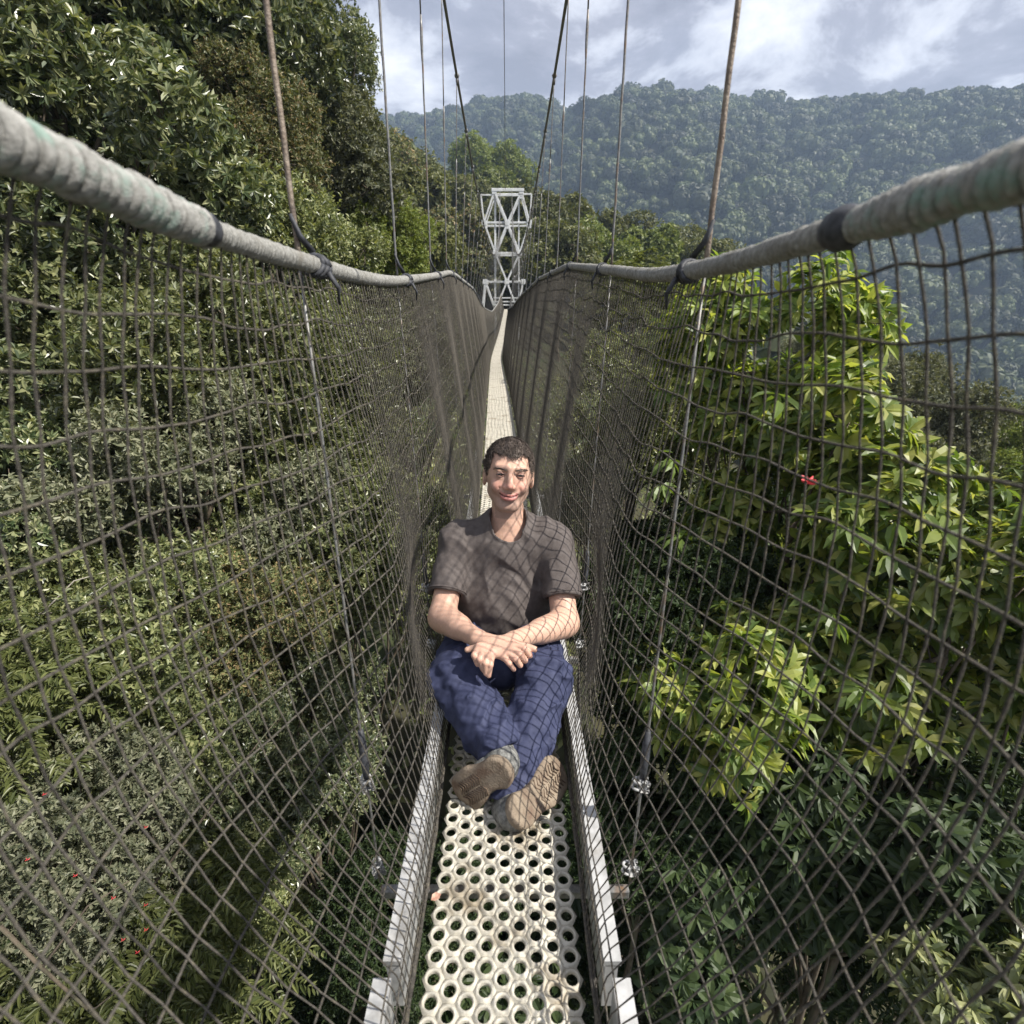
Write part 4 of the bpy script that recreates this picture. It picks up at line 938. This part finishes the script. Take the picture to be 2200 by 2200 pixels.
def plant(key, name, label, P, R, cat='tree', mat=None, bark=None, group=None, rz=None, sz=1.0):
    tm, cm_, Hc, R0 = VAR[key]; s = R / R0
    base = np.asarray(P, float) - [0, 0, Hc * s * sz]
    o = thing(name, label, cat, base, group); o.scale = (s, s, s * sz); o.rotation_euler = (0, 0, rng.uniform(0, 6.28) if rz is None else rz)
    t = link('trunk', tm, o); c = link('crown', cm_, o)
    if mat: c.material_slots[0].link = 'OBJECT'; c.material_slots[0].material = mat
    if bark: t.material_slots[0].link = 'OBJECT'; t.material_slots[0].material = bark
    return o
G, OL, BR, GR, BZ = M['L_glossy'], M['L_olive'], M['L_bright'], M['L_grey'], M['L_brown']
LT = 'trees on the left bank'; LS = 'shrubs on the left bank'
for key, name, lab, (px, py, z), R, cat, mat, grp in [
    # left bank, from the top of the picture down
    ('glossy_a', 'broadleaf_tree', 'dark glossy tree filling the top left corner above the handrail', (80, 130, 6.2), 2.2, 'tree', None, LT),
    ('glossy_b', 'broadleaf_tree', 'glossy tree whose crown rises beside the nearest left hanger cable', (470, 150, 7.6), 2.3, 'tree', None, LT),
    ('small_a', 'broadleaf_tree', 'fine-leaved tree whose branch tips reach into the sky left of centre', (665, 95, 10.5), 1.75, 'tree', G, LT),
    ('small_b', 'broadleaf_tree', 'reddish-tipped young tree below the top of the left bank, left of the hanger', (520, 330, 6.8), 1.35, 'tree', BZ, LT),
    ('glossy_a', 'broadleaf_tree', 'glossy tree behind the thick near end of the left handrail', (230, 430, 5.2), 1.7, 'tree', None, LT),
    ('glossy_b', 'broadleaf_tree', 'grey-green tree between the first and second left hanger cables', (680, 400, 9.5), 1.7, 'tree', GR, LT),
    ('small_a', 'broadleaf_tree', 'yellowish leafy tree just over the left handrail by the second hanger', (790, 540, 10.0), 1.25, 'tree', M['L_midb'], LT),
    ('small_b', 'shrub', 'olive shrub directly behind the left handrail at the first hanger', (600, 600, 7.0), 1.7, 'shrub', None, LS),
    ('glossy_b', 'shrub', 'dark glossy shrub at the left edge just under the handrail', (40, 760, 4.6), 1.35, 'shrub', None, LS),
    ('small_a', 'shrub', 'olive shrub behind the left net, a third of the way down', (330, 830, 5.0), 1.6, 'shrub', None, LS),
    ('small_b', 'shrub', 'dense small-leaved shrub behind the left net near the first hanger cable', (640, 900, 6.6), 1.8, 'shrub', None, LS),
    ('small_a', 'shrub', 'hazy shrub behind the dense far part of the left net', (850, 760, 11.0), 1.7, 'shrub', GR, LS),
    ('small_b', 'shrub', 'sunlit pale shrub at mid height behind the left net', (430, 1090, 4.5), 1.4, 'shrub', GR, LS),
    ('glossy_a', 'shrub', 'dark leafy shrub at the left edge, half way down', (20, 1130, 3.9), 1.05, 'shrub', None, LS),
    ('small_a', 'shrub', 'olive shrub left of the man behind the net', (720, 1180, 5.6), 1.35, 'shrub', None, LS),
    ('small_b', 'shrub', 'rusty brown twiggy shrub left of the man, below mid height', (560, 1330, 4.6), 1.0, 'shrub', BZ, LS),
    ('small_a', 'shrub', 'mixed green shrub behind the left net, below mid height', (290, 1400, 3.7), 1.05, 'shrub', None, LS),
    ('fern_a', 'fern_shrub', 'bright feathery shrub at the left edge below mid height', (60, 1520, 3.0), .62, 'shrub', None, LS),
    ('small_b', 'shrub', 'olive shrub low behind the left net beside the side rail', (640, 1640, 4.3), 1.05, 'shrub', G, LS),
    ('small_a', 'shrub', 'grey-leaved shrub with red blossoms low at the left edge', (150, 1820, 2.8), .72, 'shrub', GR, LS),
    ('fern_b', 'fern_shrub', 'bright feathery shrub in the bottom left corner', (330, 2130, 2.7), .66, 'shrub', None, LS),
    ('small_b', 'shrub', 'dim shrub deep below the left net near the bottom', (480, 1850, 3.9), .95, 'shrub', OL, LS),
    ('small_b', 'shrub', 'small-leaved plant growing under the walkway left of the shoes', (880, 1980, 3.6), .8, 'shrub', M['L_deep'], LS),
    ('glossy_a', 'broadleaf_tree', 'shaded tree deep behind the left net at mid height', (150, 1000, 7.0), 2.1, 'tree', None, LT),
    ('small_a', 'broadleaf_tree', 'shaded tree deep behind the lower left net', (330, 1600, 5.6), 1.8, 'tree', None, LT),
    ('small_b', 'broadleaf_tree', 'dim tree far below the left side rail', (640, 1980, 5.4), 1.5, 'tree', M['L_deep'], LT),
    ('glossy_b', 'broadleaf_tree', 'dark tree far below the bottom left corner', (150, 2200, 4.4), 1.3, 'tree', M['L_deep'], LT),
]:
    plant(key, name, lab, un(px, py, z), R, cat, mat, group=grp)
RT = 'trees on the right slope'; RS = 'shrubs on the right slope'
for key, name, lab, (px, py, z), R, cat, mat, grp in [
    ('big_a', 'large_leaf_tree', 'yellow-green large-leaved tree rising to the right handrail', (1640, 770, 4.6), .95, 'tree', None, RT),
    ('big_b', 'large_leaf_tree', 'large-leaved tree with a red bloom behind the right net', (1720, 1060, 4.2), 1.05, 'tree', None, RT),
    ('small_a', 'shrub', 'grey-green rounded shrub right of the tall large-leaved tree', (1900, 930, 10.5), 1.9, 'shrub', GR, RS),
    ('small_b', 'shrub', 'dry grey bare-looking shrub behind the upper right net', (1810, 790, 13.0), 1.5, 'shrub', GR, RS),
    ('small_b', 'shrub', 'rounded olive bush at the right edge on the slope', (2150, 1010, 13.0), 1.9, 'shrub', M['L_midb'], RS),
    ('small_a', 'shrub', 'scrubby bush with an orange bloom near the right edge', (2020, 1130, 9.0), 1.2, 'shrub', None, RS),
    ('small_a', 'broadleaf_tree', 'dark tree close behind the right net, right of the man', (1360, 900, 7.0), 1.45, 'tree', None, RT),
    ('fern_b', 'fern_shrub', 'bright feathery plant behind the right net under the handrail', (1360, 680, 8.0), .9, 'shrub', None, RS),
    ('small_b', 'shrub', 'small silvery shrub at the right shoulder of the man', (1262, 1080, 5.6), .62, 'shrub', GR, RS),
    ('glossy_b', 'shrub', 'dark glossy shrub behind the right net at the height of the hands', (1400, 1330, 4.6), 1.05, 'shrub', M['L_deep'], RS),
    ('big_a', 'large_leaf_tree', 'bright large-leaved crown low on the right, level with the knees', (1600, 1480, 3.8), .85, 'tree', None, RT),
    ('big_b', 'large_leaf_tree', 'sunlit large-leaved crown at the right edge of the picture', (2040, 1380, 3.4), .95, 'tree', None, RT),
    ('big_b', 'large_leaf_tree', 'bright large-leaved crown against the right edge, level with the face', (2130, 1190, 4.4), .75, 'tree', None, RT),
    ('big_b', 'large_leaf_tree', 'yellow spray of large leaves beside the right hanger cable, level with the hands', (1500, 1420, 4.0), .6, 'tree', None, RT),
    ('big_a', 'large_leaf_tree', 'sunny large-leaved crown right of the red bloom', (1960, 1210, 4.6), .85, 'tree', None, RT),
    ('big_b', 'large_leaf_tree', 'sunny large-leaved crown between the red bloom and the knees', (1790, 1360, 4.3), .75, 'tree', None, RT),
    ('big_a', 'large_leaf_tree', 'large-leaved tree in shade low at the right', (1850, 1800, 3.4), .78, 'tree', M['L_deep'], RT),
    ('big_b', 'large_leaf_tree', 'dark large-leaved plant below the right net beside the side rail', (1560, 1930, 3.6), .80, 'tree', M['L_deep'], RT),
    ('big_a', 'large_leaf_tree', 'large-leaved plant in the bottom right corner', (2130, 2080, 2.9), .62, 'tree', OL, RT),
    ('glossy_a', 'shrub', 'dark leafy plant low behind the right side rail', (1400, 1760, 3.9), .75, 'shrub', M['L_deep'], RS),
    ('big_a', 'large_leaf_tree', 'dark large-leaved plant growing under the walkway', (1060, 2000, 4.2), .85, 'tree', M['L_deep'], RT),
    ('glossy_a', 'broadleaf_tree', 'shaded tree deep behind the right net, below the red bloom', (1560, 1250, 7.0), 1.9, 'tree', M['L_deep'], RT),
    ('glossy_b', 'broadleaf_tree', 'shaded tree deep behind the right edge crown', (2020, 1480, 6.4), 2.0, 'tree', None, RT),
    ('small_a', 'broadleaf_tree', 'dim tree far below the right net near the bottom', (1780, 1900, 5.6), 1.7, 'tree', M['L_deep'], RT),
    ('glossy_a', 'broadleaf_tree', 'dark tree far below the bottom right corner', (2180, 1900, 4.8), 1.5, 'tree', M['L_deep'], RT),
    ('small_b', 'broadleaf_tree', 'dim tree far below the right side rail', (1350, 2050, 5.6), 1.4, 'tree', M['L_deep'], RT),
]:
    plant(key, name, lab, un(px, py, z), R, cat, mat, group=grp)

# single large leaves of the nearest crowns on the right: each a part of its tree
big = [o for o in COL.objects if o.name.startswith('large_leaf_tree')]
lm = []
for k in range(4):
    P0 = np.zeros((1, 3)); D0 = np.array([[1.0, 0, -.1 * k]]); N0 = np.array([[0, .1 * k, 1.0]])
    V, fs = leaves(P0, nrmr(D0), nrmr(N0), np.array([.25]), np.array([.070 + .006 * k]), LEAF_L); lm.append(mesh_np('leaf', V, fs, M['L_big'], smooth=False))
for tree in big:
    lab = tree['label']
    if not any(w in lab for w in ('rising to the right', 'red bloom', 'right edge of the picture', 'level with the knees')): continue
    Hc = 1.62; r = np.random.default_rng(len(lab))
    for c in range(9):
        d = sph(r, 1, .3)[0]; d[1] -= .5; d = nrm(d); tip = d * 1.36 + [0, 0, Hc]; a0 = r.uniform(0, 6.28)
        for j in range(9):
            o = link('leaf', lm[r.integers(4)], tree, tip + r.normal(0, .02, 3)); o.rotation_euler = (r.normal(0, .3), .35 + r.normal(0, .25), a0 + j * 2.399)
# blooms
def bloom(tree_word, P, n, s, mat):
    tree = [o for o in COL.objects if o.get('label') and tree_word in o['label']][0]
    inv = np.array(tree.matrix_basis.inverted()); m = MB(); r = np.random.default_rng(n)
    for k in range(n):
        a = k * 2.399; d = nrm([math.cos(a), math.sin(a), r.uniform(.0, .9)]); p0 = np.zeros(3); V, fs = leaves(p0[None], d[None], nrm(np.cross(d, [.1, .2, 1]))[None], np.array([s]), np.array([s * .42]), LEAF_S); m.add(V + P, fs[0])
    V = np.vstack(m.v); V = (np.c_[V, np.ones(len(V))] @ inv.T)[:, :3]; m.v = [V]
    m.build('flower', mat, tree, smooth=False)
bpy.context.view_layer.update()
bloom('with a red bloom', un(1735, 1035, 3.25), 12, .055, M['red'])
bloom('with an orange bloom', un(2022, 1022, 7.6), 12, .10, M['orange'])
for k in range(9):
    bloom('with red blossoms', un(random.uniform(20, 330), random.uniform(1680, 2060), random.uniform(2.15, 2.3)), 4, .012, M['red'])
# pale dead twigs caught in the left bank
for lab, pts in (('pale dead branch lying in the shrubs at the left edge below mid height', [(0, 1335, 2.9), (90, 1318, 2.95), (190, 1305, 3.05), (240, 1300, 3.1)]),
                 ('brown stem slanting through the lower left shrubs', [(330, 1900, 2.6), (420, 1780, 2.7), (520, 1640, 2.9), (600, 1540, 3.1)]),
                 ('bare brown stem crossing the bottom left corner', [(0, 1990, 2.0), (90, 2080, 2.05), (190, 2170, 2.1), (260, 2240, 2.2)])):
    P = np.array([un(*q) for q in pts]); o = thing('bare_branch', lab, 'branch', P[0]); m = MB(); m.tube(P - P[0], [.008, .007, .005, .003], 6)
    m.tube(np.array([P[1], P[1] + [.1, .15, .12], P[1] + [.2, .25, .12]]) - P[0], [.006, .004, .002], 5); m.tube(np.array([P[2], P[2] + [.1, -.05, .12], P[2] + [.22, 0, .2]]) - P[0], [.005, .003, .002], 5)
    m.build('stem', M['pale_bark'] if 'pale' in lab else M['bark'], o)

# trees of the far bank, one by one (picture position of the crown centre, depth, radius)
ordn = ['first', 'second', 'third', 'fourth', 'fifth', 'sixth', 'seventh', 'eighth', 'ninth', 'tenth', 'eleventh', 'twelfth']
rows = [
    ('trees on the slope left of the tower', 'rounded tree on the slope left of the tower, %s from the left', [(745, 310, 44, 3.8), (790, 420, 30, 2.8), (815, 370, 58, 4.6), (860, 520, 26, 2.4), (885, 450, 44, 3.4), (925, 570, 30, 2.4), (940, 420, 66, 4.6), (965, 520, 42, 3.2), (1000, 450, 76, 4.6), (1008, 580, 44, 3.0)], ('mid_a', 'mid_b', 'mid_c'), None),
    ('bright trees above the tower', 'bright green tree above and behind the tower, %s from the left', [(1015, 345, 110, 4.6), (1085, 375, 112, 5.6), (1045, 425, 80, 4.6)], ('mid_c', 'mid_a'), M['L_midb']),
    ('trees behind the tower', 'shaded tree seen through the tower lattice, %s from the left', [(1040, 510, 56, 3.8), (1085, 590, 50, 3.8), (1105, 480, 66, 4.4), (1130, 560, 48, 3.6)], ('mid_b', 'mid_a'), None),
    ('trees right of the tower', 'rounded tree right of the tower above the handrail, %s from the left', [(1172, 500, 50, 4.4), (1205, 570, 40, 3.4), (1235, 500, 56, 4.2), (1285, 560, 46, 3.6), (1330, 545, 60, 4.4), (1390, 560, 52, 4.0), (1445, 560, 64, 4.4), (1510, 590, 54, 4.0)], ('mid_a', 'mid_c', 'mid_b'), None)]
for grp, lab, pts, keys, mat in rows:
    for i, (px, py, Yd, R) in enumerate(sorted(pts)):
        mm = mat or (M['L_midb'] if grp.startswith('trees right') and i in (3, 5) else (M['L_brown'] if (i * 7 + len(grp)) % 5 == 0 else None))
        plant(keys[i % len(keys)], 'canopy_tree', lab % ordn[i], at(px, py, Yd), R, 'tree', mm, group=grp)
pl = at(1262, 232, 470)
plant('mid_c', 'canopy_tree', 'lone flat-topped tree standing in the notch of the far ridge', pl, 12.0, 'tree', M['L_far'], group=None, sz=.55)

# forest on the far hill: one mass, instanced over the slope
fc = bpy.data.collections.new('hill_crowns')
for k in range(6):
    r = np.random.default_rng(50 + k); R = 5.0; nl = 9 + k; C, rr = lobes_for(r, R, nl, 1.9, .75)
    nt = 620; pick = r.choice(nl, nt, p=rr ** 2 / (rr ** 2).sum()); d = sph(r, nt, .35); tips = C[pick] + d * (rr[pick] * r.uniform(.82, 1.08, nt))[:, None]
    D = nrmr(np.cross(d, r.normal(0, 1, (nt, 3)))); Nn = nrmr(d + r.normal(0, .35, d.shape)); Nn = nrmr(Nn - D * (Nn * D).sum(-1, keepdims=True))
    V, fs = leaves(tips - D * .4, D, Nn, r.uniform(.7, 1.3, nt), r.uniform(.5, .9, nt), LEAF_S)
    Vc, Qc = uvsphere(1.0, 10, 7); allV = [V]; allQ = [fs[0]]; n0 = len(V)
    for c, q in zip(C, rr): allV.append(c + Vc * q * .88); allQ.append(Qc + n0); n0 += len(Vc)
    m = MB(); m.tube(np.array([[0, 0, -11], [.2, 0, -5], [0, .1, 0]]), [.35, .3, .2], 5); tv = np.vstack(m.v); allV.append(tv); allQ.append(np.vstack(m.q) + n0)
    me = mesh_np('hill_crown', np.vstack(allV), np.vstack(allQ), M['L_far'], smooth=False)
    fc.objects.link(bpy.data.objects.new('hill_crown', me))
r = np.random.default_rng(99); pts = []
sp = 10.5
X_, Y_ = np.meshgrid(np.arange(-330, 620, sp), np.arange(40, 690, sp)); X_ = X_.ravel() + r.uniform(-.48, .48, X_.size) * sp; Y_ = Y_.ravel() + r.uniform(-.48, .48, Y_.size) * sp
azm = np.degrees(np.arctan2(X_, Y_)); rg = np.hypot(X_, Y_); uu = .30 * X_ + .954 * Y_
ok = (azm > -24) & (azm < 52) & (rg < 680) & ((rg > 115) | ((X_ > 22) & (rg > 42))) & (uu < 660)
X_, Y_ = X_[ok], Y_[ok]; Z_ = ground_z(X_, Y_) + r.uniform(4, 8, len(X_))
pm_ = bpy.data.meshes.new('hill_forest'); pm_.vertices.add(len(X_)); pm_.vertices.foreach_set('co', np.stack([X_, Y_, Z_], 1).astype(np.float32).ravel())
at_ = pm_.attributes.new('scl', 'FLOAT', 'POINT'); at_.data.foreach_set('value', (r.uniform(.9, 1.9, len(X_)) * np.where(r.random(len(X_)) < .12, 1.4, 1)).astype(np.float32))
hf = link('hill_forest', pm_, kind='stuff', label='hazy blue-green forest covering the far hillside', cat='forest')
ng = bpy.data.node_groups.new('hill_forest', 'GeometryNodeTree'); ng.interface.new_socket('Geometry', in_out='INPUT', socket_type='NodeSocketGeometry'); ng.interface.new_socket('Geometry', in_out='OUTPUT', socket_type='NodeSocketGeometry')
gi = ng.nodes.new('NodeGroupInput'); go = ng.nodes.new('NodeGroupOutput'); ip = ng.nodes.new('GeometryNodeInstanceOnPoints'); ci = ng.nodes.new('GeometryNodeCollectionInfo')
ci.inputs['Collection'].default_value = fc; ci.inputs['Separate Children'].default_value = True; ci.inputs['Reset Children'].default_value = True
ip.inputs['Pick Instance'].default_value = True
rv = ng.nodes.new('FunctionNodeRandomValue'); rv.data_type = 'FLOAT_VECTOR'; rv.inputs[1].default_value = (.12, .12, 6.28); na = ng.nodes.new('GeometryNodeInputNamedAttribute'); na.data_type = 'FLOAT'; na.inputs['Name'].default_value = 'scl'
ng.links.new(gi.outputs[0], ip.inputs['Points']); ng.links.new(ci.outputs[0], ip.inputs['Instance']); ng.links.new(rv.outputs[0], ip.inputs['Rotation']); ng.links.new(na.outputs[0], ip.inputs['Scale']); ng.links.new(ip.outputs[0], go.inputs[0])
md = hf.modifiers.new('forest', 'NODES'); md.node_group = ng

# leaf litter and ground cover below the bridge
r = np.random.default_rng(5); n = 26000; X_ = r.uniform(-14, 12, n); Y_ = r.uniform(-1, 34, n)
P = np.stack([X_, Y_, ground_z(X_, Y_) + r.uniform(0, .5, n)], 1); D = nrmr(r.normal(0, 1, (n, 3)) + [0, 0, .3]); Nn = nrmr(r.normal(0, .5, (n, 3)) + [0, 0, 1.0]); Nn = nrmr(Nn - D * (Nn * D).sum(-1, keepdims=True))
V, fs = leaves(P, D, Nn, r.uniform(.12, .3, n), r.uniform(.05, .11, n), LEAF_S)
link('ground_cover', mesh_np('ground_cover', V, fs, M['L_olive'], smooth=False), kind='stuff', label='low leafy ground cover on the slope under the bridge', cat='ground cover')

# one fallen leaf on the deck edge
r_ = ray(926, 1934); P = r_ * ((float(dZ(0.72)) + 0.012) / r_[2])
M['fallen'] = mat_noise('dry_pink_leaf', (0.42, 0.20, 0.14), (0.60, 0.38, 0.28), 0.6, 90.0)
V, fs = leaves(np.zeros((1, 3)), nrm([.8, .5, .12])[None], nrm([-.1, -.2, 1.0])[None], np.array([.022]), np.array([.016]), LEAF_L)
link('fallen_leaf', mesh_np('fallen_leaf', V, fs, M['fallen'], smooth=False), loc=P, label='small pinkish fallen leaf at the left edge of the deck', cat='leaf')
